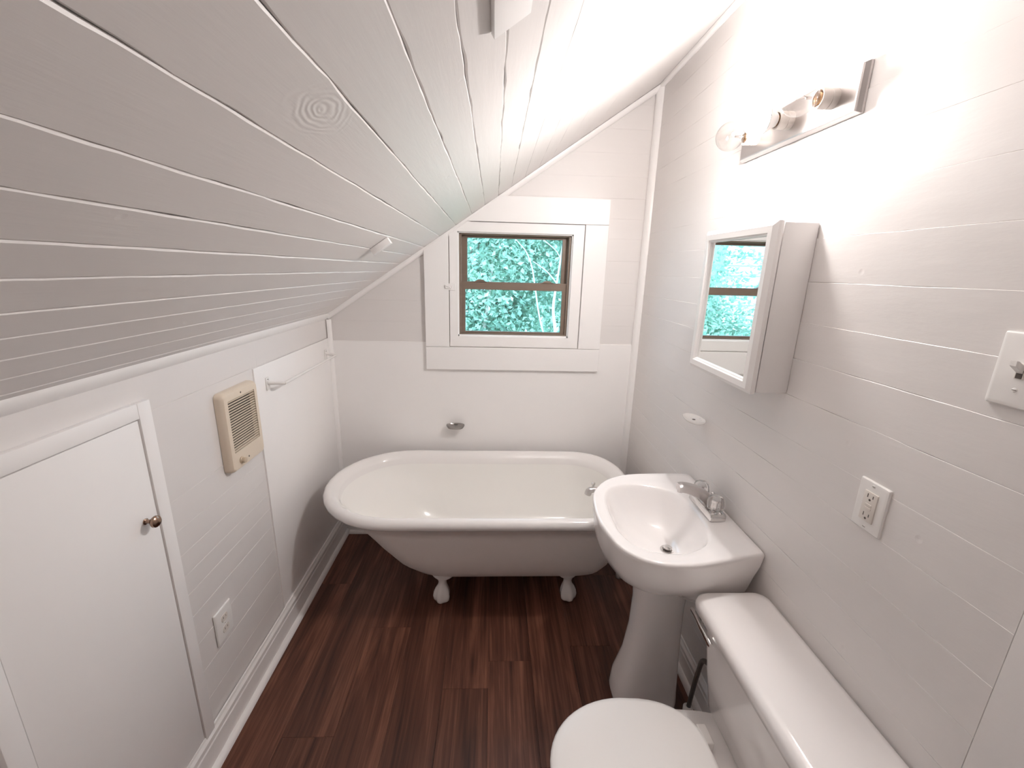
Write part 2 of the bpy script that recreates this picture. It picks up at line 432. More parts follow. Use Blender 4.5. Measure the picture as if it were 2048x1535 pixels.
# ---- right wall, full height boards along y
wr = mkbox('wall_right', (XR + 0.004, XR + 0.12, YF - 0.1, YB + 0.1, -0.1, ZR + 0.02), 'wall_r'); tag(wr, kind='structure')
zs = [0.0, 0.10, 0.235, 0.34, 0.445, 0.55, 0.65, 0.755, 0.86, 0.966, 1.072, 1.172, 1.288, 1.389, 1.487, 1.591, 1.698, 1.803, 1.907, 2.007, 2.105, 2.205, 2.306, 2.41, ZR - 0.002]
for i, (b0, b1) in enumerate(zip(zs[:-1], zs[1:])):
    bmx = board_mesh(Vector((XR, 0, 0)), Y, Z, -X, 0.515, YB, b0, b1, 0.003, bev=0.0008 if b0 > 1.25 else 0.0004, wob=0.0006, step=0.04, seed=40 + i,
                     tilt=random.uniform(-0.0008, -0.0002) * (1 if b0 > 1.25 else 0.35), h0=random.uniform(-0.0002, 0.0002) * (1 if b0 > 1.25 else 0.3), gap=0.0, chip=0.0012)
    obj('board', bmx, 'wall_r', wr)
pn = mkbox('panel', (XR - 0.0035, XR + 0.003, YF, 0.512, 0.0, ZR - 0.005), 'wall_r', wr, bev=0.001)

# ---- left knee wall
wl = mkbox('wall_left', (XL - 0.12, XL - 0.003, YF - 0.1, YB + 0.1, -0.1, ZK + 0.02), 'wall'); tag(wl, kind='structure')
zs = [0.0, 0.115, 0.222, 0.333, 0.44, 0.545, 0.625, 0.69, 0.76, 0.84, 0.935, 1.216, ZK - 0.002]
for i, (b0, b1) in enumerate(zip(zs[:-1], zs[1:])):
    for ya, yb_ in ((1.075, 1.66), (YF, 0.66)) if b1 < 1.22 else ((YF, 1.66),):
        bmx = board_mesh(Vector((XL, 0, 0)), Y, Z, X, ya, yb_, b0, b1, 0.0025, bev=0.0006, wob=0.0003, step=0.06, seed=80 + i,
                         tilt=random.uniform(-0.0003, -0.00008), gap=0.0)
        obj('board', bmx, 'wall', wl)
    if b1 > 1.22:
        bmx = board_mesh(Vector((XL, 0, 0)), Y, Z, X, 1.66, YB, b0, b1, 0.0025, bev=0.001, wob=0.0004, step=0.06, seed=120 + i, gap=0.0002)
        obj('board', bmx, 'wall', wl)
mkbox('panel', (XL - 0.002, XL + 0.006, 1.622, YB, 0.0, 1.214), 'panel', wl, bev=0.0012)

# ---- back wall with the window opening
HX0, HX1, HZ0, HZ1 = -0.205, 0.427, 1.222, 1.80
CK = [(XL, -0.1), (XR, -0.1), (XR, ZR), (XL, ZK)]
bm = bmesh.new()
for poly in ([(XL, 0), (HX0, 0), (HX0, 3), (XL, 3)], [(HX1, 0), (XR, 0), (XR, 3), (HX1, 3)], [(HX0, 0), (HX1, 0), (HX1, HZ0), (HX0, HZ0)], [(HX0, HZ1), (HX1, HZ1), (HX1, 3), (HX0, 3)]):
    prism_xz(bm, clip(poly, lambda q: under(q, 0.0)), YB + 0.004, YB + 0.11)
wbk = obj('wall_back', bm, 'caulk'); tag(wbk, kind='structure')
zs = [1.19, 1.31, 1.425, 1.545, 1.66, 1.775, 1.875, 1.975, 2.079, 2.19, 2.30, 2.41, ZR]
for i, (b0, b1) in enumerate(zip(zs[:-1], zs[1:])):
    def xs(z): return max(XL, XL + (z - ZK) / tan(TH) + 0.003)
    spans = []
    if b1 <= 1.19 or b0 >= 1.85: spans = [(xs(b0), xs(b1), XR)]
    else: spans = [(xs(b0), xs(b1), -0.21), (0.43, 0.43, XR)]
    for a0, a0t, a1 in spans:
        if a1 - max(a0, a0t) < 0.02: continue
        bmx = board_mesh(Vector((0, YB, 0)), X, Z, -Y, a0, a1, b0, b1, 0.003, bev=0.0007, wob=0.0003, step=0.05, seed=140 + i, a0top=a0t, gap=0.0, h0=random.uniform(-0.0004, 0.0004))
        obj('board', bmx, 'wall_b', wbk)
bm = bmesh.new(); prism_xz(bm, [(XL + 0.007, 0.0), (XR, 0.0), (XR, 1.204), (XL + 0.007, 1.198)], YB - 0.005, YB + 0.003, bev=0.001)
obj('panel', bm, 'panel', wbk)

# ---- unseen wall behind the viewer, set close to bounce fill light forward
bm = bmesh.new(); prism_xz(bm, [(XL, 0), (XR, 0), (XR, ZR), (XL, ZK)], YF - 0.1, YF)
wf = obj('wall_front', bm, 'wall_b'); tag(wf, kind='structure')

# ---- trims
def quarter(bm, p0, p1, e1, e2, w, n=5):
    """quarter-round strip from p0 to p1; e1,e2 lie along the two faces"""
    prof = [Vector((0, 0, 0))] + [e1 * w * cos(k * pi / 2 / n) + e2 * w * sin(k * pi / 2 / n) for k in range(n + 1)]
    loft(bm, [[Vector(p) + q for q in prof] for p in (p0, p1)], True, True, True)
def trim(i, *a):
    bm = bmesh.new(); quarter(bm, *a); tag(obj('trim_%d' % i, bm, 'trim', smooth=True, angle=35), kind='structure')
trim(1, (XL, YF, ZK + 0.004), (XL, YB, ZK + 0.004), -Z, UA, 0.026)
trim(2, (XL, YB - 0.003, ZK), (XR - 0.002, YB - 0.003, ZR - 0.004), -Y, Vector((sin(TH), 0, -cos(TH))), 0.024)
trim(3, (XR, YF, ZR - 0.001), (XR, YB, ZR - 0.001), -Z, -UA, 0.026)
trim(4, (XL + 0.005, YB - 0.004, 0.1), (XL + 0.005, YB - 0.004, ZK - 0.02), X, -Y, 0.020)
trim(5, (XR, YB - 0.004, 0.1), (XR, YB - 0.004, ZR - 0.02), -X, -Y, 0.030)

# ---- baseboards: moulded section swept along the wall, shoe strip as a part
def baseboard(name, p0, p1, nrm, hgt):
    prof = [(0, 0), (0.013, 0), (0.013, hgt - 0.045), (0.0105, hgt - 0.040), (0.0105, hgt - 0.030), (0.014, hgt - 0.026), (0.014, hgt - 0.018), (0.008, hgt - 0.008), (0.006, hgt), (0, hgt)]
    bm = bmesh.new()
    loft(bm, [[Vector(p) + nrm * a + Z * b for a, b in prof] for p in (p0, p1)], True, True, True)
    o = obj(name, bm, 'trim'); tag(o, kind='structure')
    bm = bmesh.new()
    quarter(bm, Vector(p0) + nrm * 0.013, Vector(p1) + nrm * 0.013, nrm, Z, 0.019)
    obj('shoe_moulding', bm, 'trim', o, smooth=True, angle=35)
baseboard('baseboard_left', (XL + 0.006, YF, 0), (XL + 0.006, YB - 0.006, 0), X, 0.135)
baseboard('baseboard_back', (XL + 0.04, YB - 0.006, 0), (XR - 0.02, YB - 0.006, 0), -Y, 0.135)
baseboard('baseboard_right', (XR - 0.002, YF, 0), (XR - 0.002, YB - 0.03, 0), -X, 0.125)

# ---- window
win = empty('window_1', loc=(0.11, YB, 1.05)); tag(win, kind='structure')
wi = win.matrix_world.copy(); 
def wpart(name, bm, material, parent=win, smooth=False):
    o = obj(name, bm, material, parent, smooth=smooth, angle=35)
    if parent is win: o.matrix_parent_inverse = Matrix.Translation((-0.11, -YB, -1.05))
    return o
for nm, poly, yf in (('casing_head', [(-0.373, 1.840), (0.600, 1.840), (0.600, 1.966), (-0.373, 1.966)], 0.026),
                 ('casing_side', [(-0.373, 1.178), (-0.243, 1.178), (-0.243, 1.8385), (-0.373, 1.8385)], 0.026),
                 ('casing_side', [(0.478, 1.178), (0.600, 1.178), (0.600, 1.8385), (0.478, 1.8385)], 0.026),
                 ('casing_sill', [(-0.373, 1.049), (0.600, 1.049), (0.600, 1.1765), (-0.373, 1.1765)], 0.026)):
    bm = bmesh.new(); prism_xz(bm, clip(poly, lambda q: under(q, 0.012)), YB - yf, YB - 0.0015, bev=0.0015); wpart(nm, bm, 'trim')
# hinged white inner frame, four mitred rails
fx0, fx1, fz0, fz1 = -0.2385, 0.4735, 1.1815, 1.8365
ix0, ix1, iz0, iz1 = -0.195, 0.417, 1.238, 1.788
for nm, poly in (('frame_rail', [(fx0, fz1), (ix0, iz1), (ix1, iz1), (fx1, fz1)]), ('frame_rail', [(fx0, fz0), (fx1, fz0), (ix1, iz0), (ix0, iz0)]),
             ('frame_stile', [(fx0, fz0), (ix0, iz0), (ix0, iz1), (fx0, fz1)]), ('frame_stile', [(fx1, fz0), (fx1, fz1), (ix1, iz1), (ix1, iz0)])):
    bm = bmesh.new(); prism_xz(bm, clip(poly, lambda q: under(q, 0.012)), YB - 0.020, YB + 0.012); wpart(nm, bm, 'trim')
# white bead around the metal sash
bm = bmesh.new()
for x0, x1, z0, z1 in ((ix0 - 0.004, ix0 + 0.006, iz0, iz1), (ix1 - 0.006, ix1 + 0.004, iz0, iz1), (ix0, ix1, iz0 - 0.004, iz0 + 0.008), (ix0, ix1, iz1 - 0.006, iz1 + 0.004)):
    box(bm, x0, x1, YB - 0.008, YB + 0.012, z0, z1)
wpart('glazing_bead', bm, 'trim')
# brown metal jambs
def bars(name, lst, material='brown', parent=win, bev=0.0015):
    for d in lst:
        bm = bmesh.new(); box(bm, *d, bev=bev, seg=1); wpart(name, bm, material, parent)
gx0, gx1 = ix0 + 0.004, ix1 - 0.004
bars('jamb', [(gx0, gx0 + 0.014, YB + 0.006, YB + 0.085, iz0, iz1), (gx1 - 0.014, gx1, YB + 0.006, YB + 0.085, iz0, iz1)])
bars('jamb_head', [(gx0, gx1, YB + 0.006, YB + 0.085, iz1 - 0.012, iz1 + 0.002)])
bars('jamb_sill', [(gx0, gx1, YB + 0.004, YB + 0.085, iz0 - 0.002, iz0 + 0.014)])
# upper sash (outer track) and lower sash (inner track)
yu = YB + 0.058
us = empty('upper_sash'); us.parent = win; us.matrix_parent_inverse = Matrix.Translation((-0.11, -YB, -1.05))
ls = empty('lower_sash'); ls.parent = win; ls.matrix_parent_inverse = Matrix.Translation((-0.11, -YB, -1.05))
bars('sash_stile', [(gx0 + 0.010, -0.148, yu - 0.010, yu + 0.012, 1.50, 1.780), (0.370, gx1 - 0.010, yu - 0.010, yu + 0.012, 1.50, 1.780)], parent=us)
bars('sash_rail', [(-0.150, 0.372, yu - 0.010, yu + 0.012, 1.7625, 1.780), (-0.150, 0.372, yu - 0.010, yu + 0.012, 1.497, 1.527)], parent=us)
bars('glass_pane', [(-0.150, 0.372, yu, yu + 0.003, 1.525, 1.764)], 'pane', us, 0)
yl = YB + 0.028
bars('sash_stile', [(gx0 + 0.010, -0.157, yl - 0.010, yl + 0.012, 1.247, 1.534), (0.377, gx1 - 0.010, yl - 0.010, yl + 0.012, 1.247, 1.534)], parent=ls)
bars('sash_rail', [(-0.159, 0.379, yl - 0.010, yl + 0.012, 1.492, 1.534), (-0.159, 0.379, yl - 0.010, yl + 0.012, 1.247, 1.263)], parent=ls)
bars('glass_pane', [(-0.159, 0.379, yl, yl + 0.003, 1.262, 1.494)], 'pane', ls, 0)
for cx in (-0.076, 0.292):
    bm = bmesh.new()
    pr = [(-0.036, 0), (-0.026, 0.004), (-0.016, 0.011), (0, 0.0135), (0.016, 0.011), (0.026, 0.004), (0.036, 0)]
    prism_xz(bm, [(cx + a, 1.5335 + b) for a, b in reversed(pr)], yl - 0.016, yl + 0.004)
    wpart('lift_tab', bm, 'brown', ls)
# little painted hook latch on the left stile
bm = bmesh.new(); box(bm, -0.247, -0.206, YB - 0.026, YB - 0.019, 1.486, 1.522, bev=0.002); box(bm, -0.262, -0.246, YB - 0.034, YB - 0.026, 1.494, 1.516, bev=0.002)
tube(bm, spline([(-0.262, YB - 0.036, 1.512), (-0.240, YB - 0.038, 1.506), (-0.233, YB - 0.037, 1.498), (-0.225, YB - 0.037, 1.498), (-0.221, YB - 0.036, 1.512)], 4), 0.0022, 8)
wpart('hook_latch', bm, 'trim')

# ---- access door in the knee wall
dr = empty('door_1', loc=(XL, 0.87, 0.135)); tag(dr, kind='structure')
def dpart(name, bm, material, parent=dr, smooth=True):
    o = obj(name, bm, material, parent, smooth=smooth, angle=35)
    if parent is dr: o.matrix_parent_inverse = Matrix.Translation((-XL, -0.87, -0.135))
    return o
bm = bmesh.new(); box(bm, XL - 0.002, XL + 0.011, 0.672, 1.068, 0.10, 1.208, bev=0.0012); slab = dpart('door_slab', bm, 'door')
for nm, d in (('casing_side', (1.0715, 1.112, 0.10, 1.2515)), ('casing_head', (0.625, 1.0705, 1.2115, 1.2515)), ('casing_side', (0.628, 0.6685, 0.10, 1.2105))):
    bm = bmesh.new(); box(bm, XL - 0.002, XL + 0.015, d[0], d[1], d[2], d[3], bev=0.0018); dpart(nm, bm, 'door')
bm = bmesh.new(); lathe(bm, [(0.008, 0.0), (0.0085, 0.002), (0.0055, 0.004), (0.005, 0.014), (0.011, 0.018), (0.0155, 0.024), (0.0150, 0.030), (0.010, 0.0345), (0.002, 0.036)], 20, (XL + 0.011, 1.027, 0.944), 'x')
dpart('door_knob', bm, 'bronze')

# ================================================================== THINGS
# ---- clawfoot bathtub
TY = 1.965
def tub_ring(xl, xr, w, rl, rr, z, nr=2.6, n=18, s=8):
    pts = []
    cl, cr_ = xl + rl, xr - rr
    def se(c, e): return (1 if c >= 0 else -1) * abs(c) ** e
    for k in range(n + 1):            # right end, from -y to +y
        a = -pi / 2 + pi * k / n
        pts.append((cr_ + rr * se(cos(a), 2 / nr), w * se(sin(a), 2 / nr)))
    for k in range(1, s): pts.append((cr_ + (cl - cr_) * k / s, w))
    for k in range(n + 1):
        a = pi / 2 + pi * k / n
        pts.append((cl + rl * cos(a), w * sin(a)))
    for k in range(1, s): pts.append((cl + (cr_ - cl) * k / s, -w))
    return [Vector((px_, TY + py_, z)) for px_, py_ in pts]
tub = empty('bathtub', loc=(0, 0, 0))
tag(tub, 'white clawfoot bathtub with rolled rim under the window', 'bathtub')
RX0, RX1, RW = -0.808, 0.715, 0.380       # outermost edge of the rolled rim
R0 = 0.027; ZRIM = 0.553
rings, mi = [], []
def add(ins, z, m, **k):
    rings.append(tub_ring(RX0 + ins, RX1 - ins, RW - ins, RW - ins, 0.30 - ins * 0.6, z)); mi.append(m)
# outside shell, bottom to top
for xl, xr, w, rl, rr, z in ((-0.20, 0.36, 0.10, 0.10, 0.08, 0.152), (-0.31, 0.47, 0.155, 0.155, 0.12, 0.154), (-0.385, 0.545, 0.195, 0.195, 0.15, 0.166), (-0.445, 0.588, 0.226, 0.226, 0.17, 0.195), (-0.505, 0.615, 0.256, 0.256, 0.19, 0.24),
                         (-0.565, 0.632, 0.282, 0.282, 0.205, 0.31), (-0.628, 0.645, 0.304, 0.304, 0.22, 0.39), (-0.690, 0.657, 0.324, 0.324, 0.235, 0.46), (-0.758, 0.670, 0.340, 0.340, 0.245, 0.53)):
    rings.append(tub_ring(xl, xr, w, rl, rr, z)); mi.append(0)
for a in range(-100, 131, 23):
    a_ = radians(a)
    add(R0 - R0 * cos(a_), ZRIM + R0 * sin(a_), 1)
for ins, z, m in ((0.062, 0.557, 1), (0.070, 0.545, 1), (0.076, 0.52, 2)): add(ins, z, m)
for xl, xr, w, rl, rr, z in ((-0.665, 0.640, 0.303, 0.303, 0.22, 0.46), (-0.605, 0.628, 0.284, 0.284, 0.21, 0.39), (-0.545, 0.612, 0.262, 0.262, 0.19, 0.31), (-0.48, 0.590, 0.232, 0.232, 0.17, 0.245), (-0.40, 0.545, 0.185, 0.185, 0.14, 0.205), (-0.28, 0.45, 0.11, 0.11, 0.09, 0.188)):
    rings.append(tub_ring(xl, xr, w, rl, rr, z)); mi.append(2)
bm = bmesh.new(); loft(bm, rings, True, True, True, mi)
for f in bm.faces:
    if len(f.verts) > 4 and f.calc_center_median().z > 0.18: f.material_index = 2
obj('tub_shell', bm, ['tub_out', 'tub_rim', 'tub_in'], tub, smooth=True)
def claw(name, cx, cy, dx, dy):
    d = Vector((dx, dy, 0)).normalized(); s = Vector((-d.y, d.x, 0))
    prof = [(0.184, -0.012, 0.060, 0.034), (0.166, -0.006, 0.060, 0.036), (0.152, 0.002, 0.056, 0.036), (0.143, 0.006, 0.046, 0.030), (0.134, 0.006, 0.028, 0.025), (0.115, 0.003, 0.020, 0.021), (0.095, 0.004, 0.022, 0.023), (0.080, 0.009, 0.030, 0.029),
            (0.062, 0.013, 0.037, 0.036), (0.042, 0.015, 0.040, 0.040), (0.024, 0.015, 0.038, 0.038), (0.009, 0.012, 0.028, 0.028), (0.0, 0.010, 0.016, 0.016)]
    rg = []
    for i, (z, o, ws, wd) in enumerate(prof):
        r_ = []
        for k in range(48):
            a = 2 * pi * k / 48
            toe = 1 + (0.09 * cos(5 * a) if 7 <= i <= 11 else 0)
            q = Vector((cx, cy, z)) + d * (o + wd * cos(a) * toe) + s * ws * sin(a) * toe
            r_.append(q)
        rg.append(r_)
    bm = bmesh.new(); loft(bm, rg, True, True, True); obj('claw_foot', bm, 'tub_rim', tub, smooth=True)
claw('', -0.232, 1.812, -0.25, -1); claw('', 0.388, 1.818, 0.3, -1); claw('', -0.232, 2.115, -0.25, 1); claw('', 0.50, 2.08, 0.9, 0.5)
# overflow and drain pipe behind the tap end
bm = bmesh.new(); tube(bm, spline([(0.655, 1.965, 0.43), (0.692, 1.965, 0.425), (0.700, 1.965, 0.39), (0.700, 1.965, 0.20), (0.700, 1.965, 0.0)], 5), 0.017, 12)
obj('drain_pipe', bm, 'tub_rim', tub, smooth=True)
# tub filler: chrome spout with a stubby handle on the tap end
bm = bmesh.new()
tube(bm, spline([(0.640, 1.95, 0.492), (0.590, 1.95, 0.520), (0.535, 1.95, 0.534), (0.500, 1.95, 0.530), (0.490, 1.95, 0.508)], 5), [0.015] * 14 + [0.017] * 7, 14)
lathe(bm, [(0.028, 0), (0.028, 0.006), (0.018, 0.012)], 20, (0.622, 1.95, 0.495), 'x')
tapo = obj('tub_spout', bm, 'satin', tub, smooth=True, angle=40)
bm = bmesh.new(); lathe(bm, [(0.006, 0), (0.006, 0.014), (0.010, 0.018), (0.010, 0.028), (0.004, 0.031)], 14, (0.515, 1.95, 0.545), 'z'); obj('diverter_knob', bm, 'chrome', tapo, smooth=True, angle=40)

# ---- pedestal sink
sk = empty('pedestal_sink', loc=(0, 0, 0))
tag(sk, 'white pedestal sink with clear-handled chrome faucet beside the toilet tank', 'sink')
SCX, SCY = 0.585, 1.30
def polar(pts, n=144):
    """resample a star-shaped outline by angle round (SCX,SCY)"""
    P = spline([Vector((a, b, 0)) for a, b in pts] + [Vector((*pts[0], 0))], 5)
    out = []
    for k in range(n):
        a = 2 * pi * k / n; d = Vector((cos(a), sin(a)))
        best = None
        for i in range(len(P) - 1):
            p_, q_ = P[i].xy - Vector((SCX, SCY)), P[i + 1].xy - Vector((SCX, SCY))
            e = q_ - p_; den = d.x * e.y - d.y * e.x
            if abs(den) < 1e-12: continue
            t = (p_.x * e.y - p_.y * e.x) / den; s = (p_.x * d.y - p_.y * d.x) / den
            if t > 0 and -1e-6 <= s <= 1 + 1e-6: best = t if best is None else max(best, t)
        out.append(best)
    return out
outer = polar([(0.8175, 1.20), (0.8175, 1.40), (0.8175, 1.586), (0.810, 1.591), (0.735, 1.594), (0.653, 1.592), (0.582, 1.587), (0.522, 1.573), (0.465, 1.542), (0.423, 1.500), (0.388, 1.447), (0.371, 1.395), (0.361, 1.325), (0.358, 1.272), (0.361, 1.220), (0.370, 1.173), (0.381, 1.125), (0.403, 1.083), (0.450, 1.041), (0.511, 1.022), (0.592, 1.022), (0.700, 1.045), (0.808, 1.070), (0.8175, 1.078)])
inner = polar([(0.410, 1.340), (0.420, 1.405), (0.437, 1.447), (0.467, 1.479), (0.530, 1.502), (0.600, 1.496), (0.667, 1.470), (0.703, 1.420), (0.717, 1.354), (0.718, 1.280), (0.710, 1.212), (0.689, 1.155), (0.650, 1.114), (0.573, 1.082), (0.500, 1.088), (0.445, 1.120), (0.418, 1.175), (0.407, 1.25)])
NP = len(outer)
def sring(R, z, k=1.0, off=0.0, c=(SCX, SCY), xmax=0.8145, zf=None):
    out = []
    for i, r_ in enumerate(R):
        a = 2 * pi * i / NP
        x = c[0] + (r_ * k + off) * cos(a); y = c[1] + (r_ * k + off) * sin(a)
        out.append(Vector((min(x, xmax), y, z if zf is None else zf(x, y, z))))
    return out
def blend(Ra, Rb, t): return [a + (b - a) * t for a, b in zip(Ra, Rb)]
def skirt(t):     # underside: full depth kept towards the wall
    out = []
    for i, (a, b) in enumerate(zip(ped_r, outer)):
        c_ = cos(2 * pi * i / NP); k = max(0.0, min(1.0, (c_ + 0.15) / 0.7)); k = k * k * (3 - 2 * k)
        tt = t + (max(t, 0.72 + 0.2 * t) - t) * k
        out.append(a + (b - a) * tt)
    return out
ZS = 0.808
ped_r = []
for i in range(NP):        # pedestal mouth, about the same centre
    a = 2 * pi * i / NP; ped_r.append(1 / sqrt((cos(a) / 0.115) ** 2 + (sin(a) / 0.10) ** 2))
def under_z(t):
    return lambda x, y, z: z
rings = [sring(ped_r, 0.585), sring(skirt(0.22), 0.605),
         sring(skirt(0.50), 0.632), sring(skirt(0.76), 0.668), sring(skirt(0.92), 0.715), sring(outer, 0.760, 0.985), sring(outer, 0.790, 1.0, -0.001),
         sring(outer, 0.801, 1.0, 0.0), sring(outer, 0.8065, 1.0, -0.003), sring(outer, 0.8085, 1.0, -0.008)]
lip = blend(outer, inner, 0.5)
def deckz(x, y, z): return z + (0.010 if x > 0.80 else 0.0)
rings += [sring(blend(outer, inner, 0.22), 0.8075), sring(blend(outer, inner, 0.6), 0.8045), sring(inner, 0.803, 1.0, 0.008), sring(inner, 0.799, 1.0, 0.0), sring(inner, 0.788, 1.0, -0.006)]
DC = (0.628, 1.300)
for k, z in ((0.93, 0.762), (0.83, 0.722), (0.68, 0.690), (0.50, 0.671), (0.30, 0.660), (0.14, 0.655)):
    t = 1 - k
    rings.append(sring(inner, z, k, -0.006, (SCX + (DC[0] - SCX) * t, SCY + (DC[1] - SCY) * t)))
bm = bmesh.new(); loft(bm, rings, True, True, True)
basin = obj('basin', bm, 'porc', sk, smooth=True, angle=60)
# pedestal column
rg = []
for z, x0, x1, w in ((0.0, 0.482, 0.722, 0.098), (0.035, 0.476, 0.722, 0.098), (0.10, 0.483, 0.718, 0.092), (0.20, 0.512, 0.712, 0.083), (0.32, 0.527, 0.706, 0.079), (0.45, 0.530, 0.702, 0.080), (0.55, 0.520, 0.704, 0.088), (0.610, 0.505, 0.710, 0.098)):
    cx, hx = (x0 + x1) / 2, (x1 - x0) / 2
    r_ = []
    for k in range(48):
        a = 2 * pi * k / 48; e = 2 / 2.7
        r_.append(Vector((cx + hx * (1 if cos(a) > 0 else -1) * abs(cos(a)) ** e, 1.295 + w * (1 if sin(a) > 0 else -1) * abs(sin(a)) ** e, z)))
    rg.append(r_)
bm = bmesh.new(); loft(bm, rg, True, True, True); obj('pedestal', bm, 'porc', sk, smooth=True)
# drain
bm = bmesh.new(); lathe(bm, [(0.006, -0.004), (0.018, -0.003), (0.0215, 0.0008), (0.024, 0.0016), (0.024, 0.0)][::-1], 28, (DC[0], DC[1], 0.6565)); dn = obj('drain', bm, 'chrome', basin, smooth=True, angle=40)
bm = bmesh.new(); lathe(bm, [(0.004, -0.002), (0.004, 0.006), (0.0145, 0.007), (0.0150, 0.0095), (0.010, 0.0115), (0.001, 0.012)], 24, (DC[0], DC[1], 0.6565)); obj('stopper', bm, 'chrome', sk, smooth=True, angle=40)
bm = bmesh.new(); lathe(bm, [(0.017, 0.0), (0.017, 0.002), (0.001, 0.0021)], 24, (DC[0], DC[1], 0.656)); obj('drain_hole', bm, 'pewter', sk)
# faucet
FX, FY = 0.759, 1.322
bm = bmesh.new(); rr_ = [[Vector((FX + p_[0], FY + p_[1], z)) for p_ in rrect(w, l, r_, 4)] for w, l, r_, z in ((0.056, 0.164, 0.006, 0.806), (0.056, 0.164, 0.006, 0.824), (0.050, 0.158, 0.006, 0.830))]
loft(bm, rr_, True, True, True); fa = obj('faucet', bm, 'chrome', sk, smooth=True, angle=35)
bm = bmesh.new()
path = spline([(FX + 0.004, FY, 0.826), (FX - 0.010, FY, 0.850), (FX - 0.040, FY, 0.872), (FX - 0.085, FY, 0.888), (FX - 0.112, FY, 0.889)], 5)
rg = []
for i, p_ in enumerate(path):
    t = i / (len(path) - 1)
    tg = (path[min(i + 1, len(path) - 1)] - path[max(0, i - 1)]).normalized(); nn = Vector((-tg.z, 0, tg.x))
    if nn.z < 0: nn = -nn
    w = 0.023 - 0.005 * t; h = 0.022 - 0.009 * t
    rg.append([p_ + Y * (a * w) + nn * (b * h) for a, b in ((-1, -0.8), (-0.75, -1), (0.75, -1), (1, -0.8), (1, 0.55), (0.6, 1), (-0.6, 1), (-1, 0.55))])
loft(bm, rg, True, True, True)
lathe(bm, [(0.010, 0), (0.010, 0.010)], 14, (FX - 0.103, FY, 0.872), 'z')
obj('spout', bm, 'satin', fa, smooth=True, angle=40)
for s in (-1, 1):
    bm = bmesh.new(); lathe(bm, [(0.014, 0.0), (0.014, 0.006), (0.022, 0.008), (0.0265, 0.014), (0.0275, 0.028), (0.0250, 0.044), (0.0195, 0.053), (0.011, 0.056), (0.001, 0.0565)], 48, (FX, FY + s * 0.052, 0.829), 'z', flute=(8, 0.06, 2, 6))
    h = obj('handle', bm, 'acrylic', fa, smooth=True)
    bm = bmesh.new(); lathe(bm, [(0.015, 0), (0.015, 0.006), (0.007, 0.007), (0.006, 0.035), (0.009, 0.036), (0.009, 0.042), (0.001, 0.043)], 16, (FX, FY + s * 0.052, 0.826), 'z')
    obj('handle_stem', bm, 'chrome', fa, smooth=True, angle=40)
bm = bmesh.new(); tube(bm, [(FX + 0.016, FY, 0.826), (FX + 0.016, FY, 0.862)], 0.0028, 8); lathe(bm, [(0.003, 0), (0.006, 0.003), (0.006, 0.008), (0.002, 0.011)], 12, (FX + 0.016, FY, 0.860), 'z'); obj('pop_up_rod', bm, 'chrome', fa, smooth=True, angle=40)
# waste trap and supply pipes behind the pedestal
bm = bmesh.new(); tube(bm, spline([(0.628, 1.30, 0.60), (0.64, 1.30, 0.50), (0.70, 1.32, 0.43), (0.745, 1.34, 0.47), (0.78, 1.35, 0.50), (0.808, 1.35, 0.50)], 6), 0.017, 12)
obj('waste_trap', bm, 'plastic', sk, smooth=True)
for y_ in (1.24, 1.40):
    bm = bmesh.new(); tube(bm, spline([(0.765, y_, 0.76), (0.765, y_, 0.60), (0.775, y_ + 0.02, 0.48), (0.790, y_ + 0.03, 0.40), (0.806, y_ + 0.03, 0.385)], 6), 0.0075, 10); lathe(bm, [(0.018, 0), (0.018, 0.004), (0.010, 0.006)], 16, (0.805, y_ + 0.03, 0.385), 'x')
    obj('supply_pipe', bm, 'chrome', sk, smooth=True, angle=45)

# ---- toilet
to = empty('toilet', loc=(0, 0, 0)); tag(to, 'white two-piece toilet with closed lid and chrome flush lever', 'toilet')
CY = 0.777
def tk(x0, x1, hw, r_, z, bow=0.0, n=6):
    w, l = x1 - x0, 2 * hw
    out = []
    for a, b in rrect(w, l, r_, n):
        f = max(0.0, -a / (w / 2))
        out.append(Vector(((x0 + x1) / 2 + a - bow * f * (1 - (b / hw) ** 2), CY + b, z)))
    return out
bm = bmesh.new()
loft(bm, [tk(0.655, 0.800, 0.195, 0.04, 0.372, 0.006), tk(0.645, 0.803, 0.205, 0.045, 0.385, 0.008), tk(0.634, 0.806, 0.226, 0.045, 0.50, 0.008), tk(0.624, 0.808, 0.243, 0.045, 0.62, 0.008), tk(0.620, 0.808, 0.248, 0.045, 0.665, 0.008)], True, True, True)
obj('tank', bm, 'porc', to, smooth=True, angle=45)
bm = bmesh.new()
loft(bm, [tk(0.606, 0.812, 0.262, 0.034, 0.658, 0.006), tk(0.599, 0.814, 0.270, 0.036, 0.663, 0.006), tk(0.598, 0.814, 0.271, 0.036, 0.682, 0.006), tk(0.602, 0.813, 0.268, 0.036, 0.693, 0.006), tk(0.612, 0.808, 0.259, 0.034, 0.7005, 0.006), tk(0.632, 0.795, 0.238, 0.03, 0.703, 0.006)], True, True, True)
obj('tank_lid', bm, 'porc', to, smooth=True, angle=60)
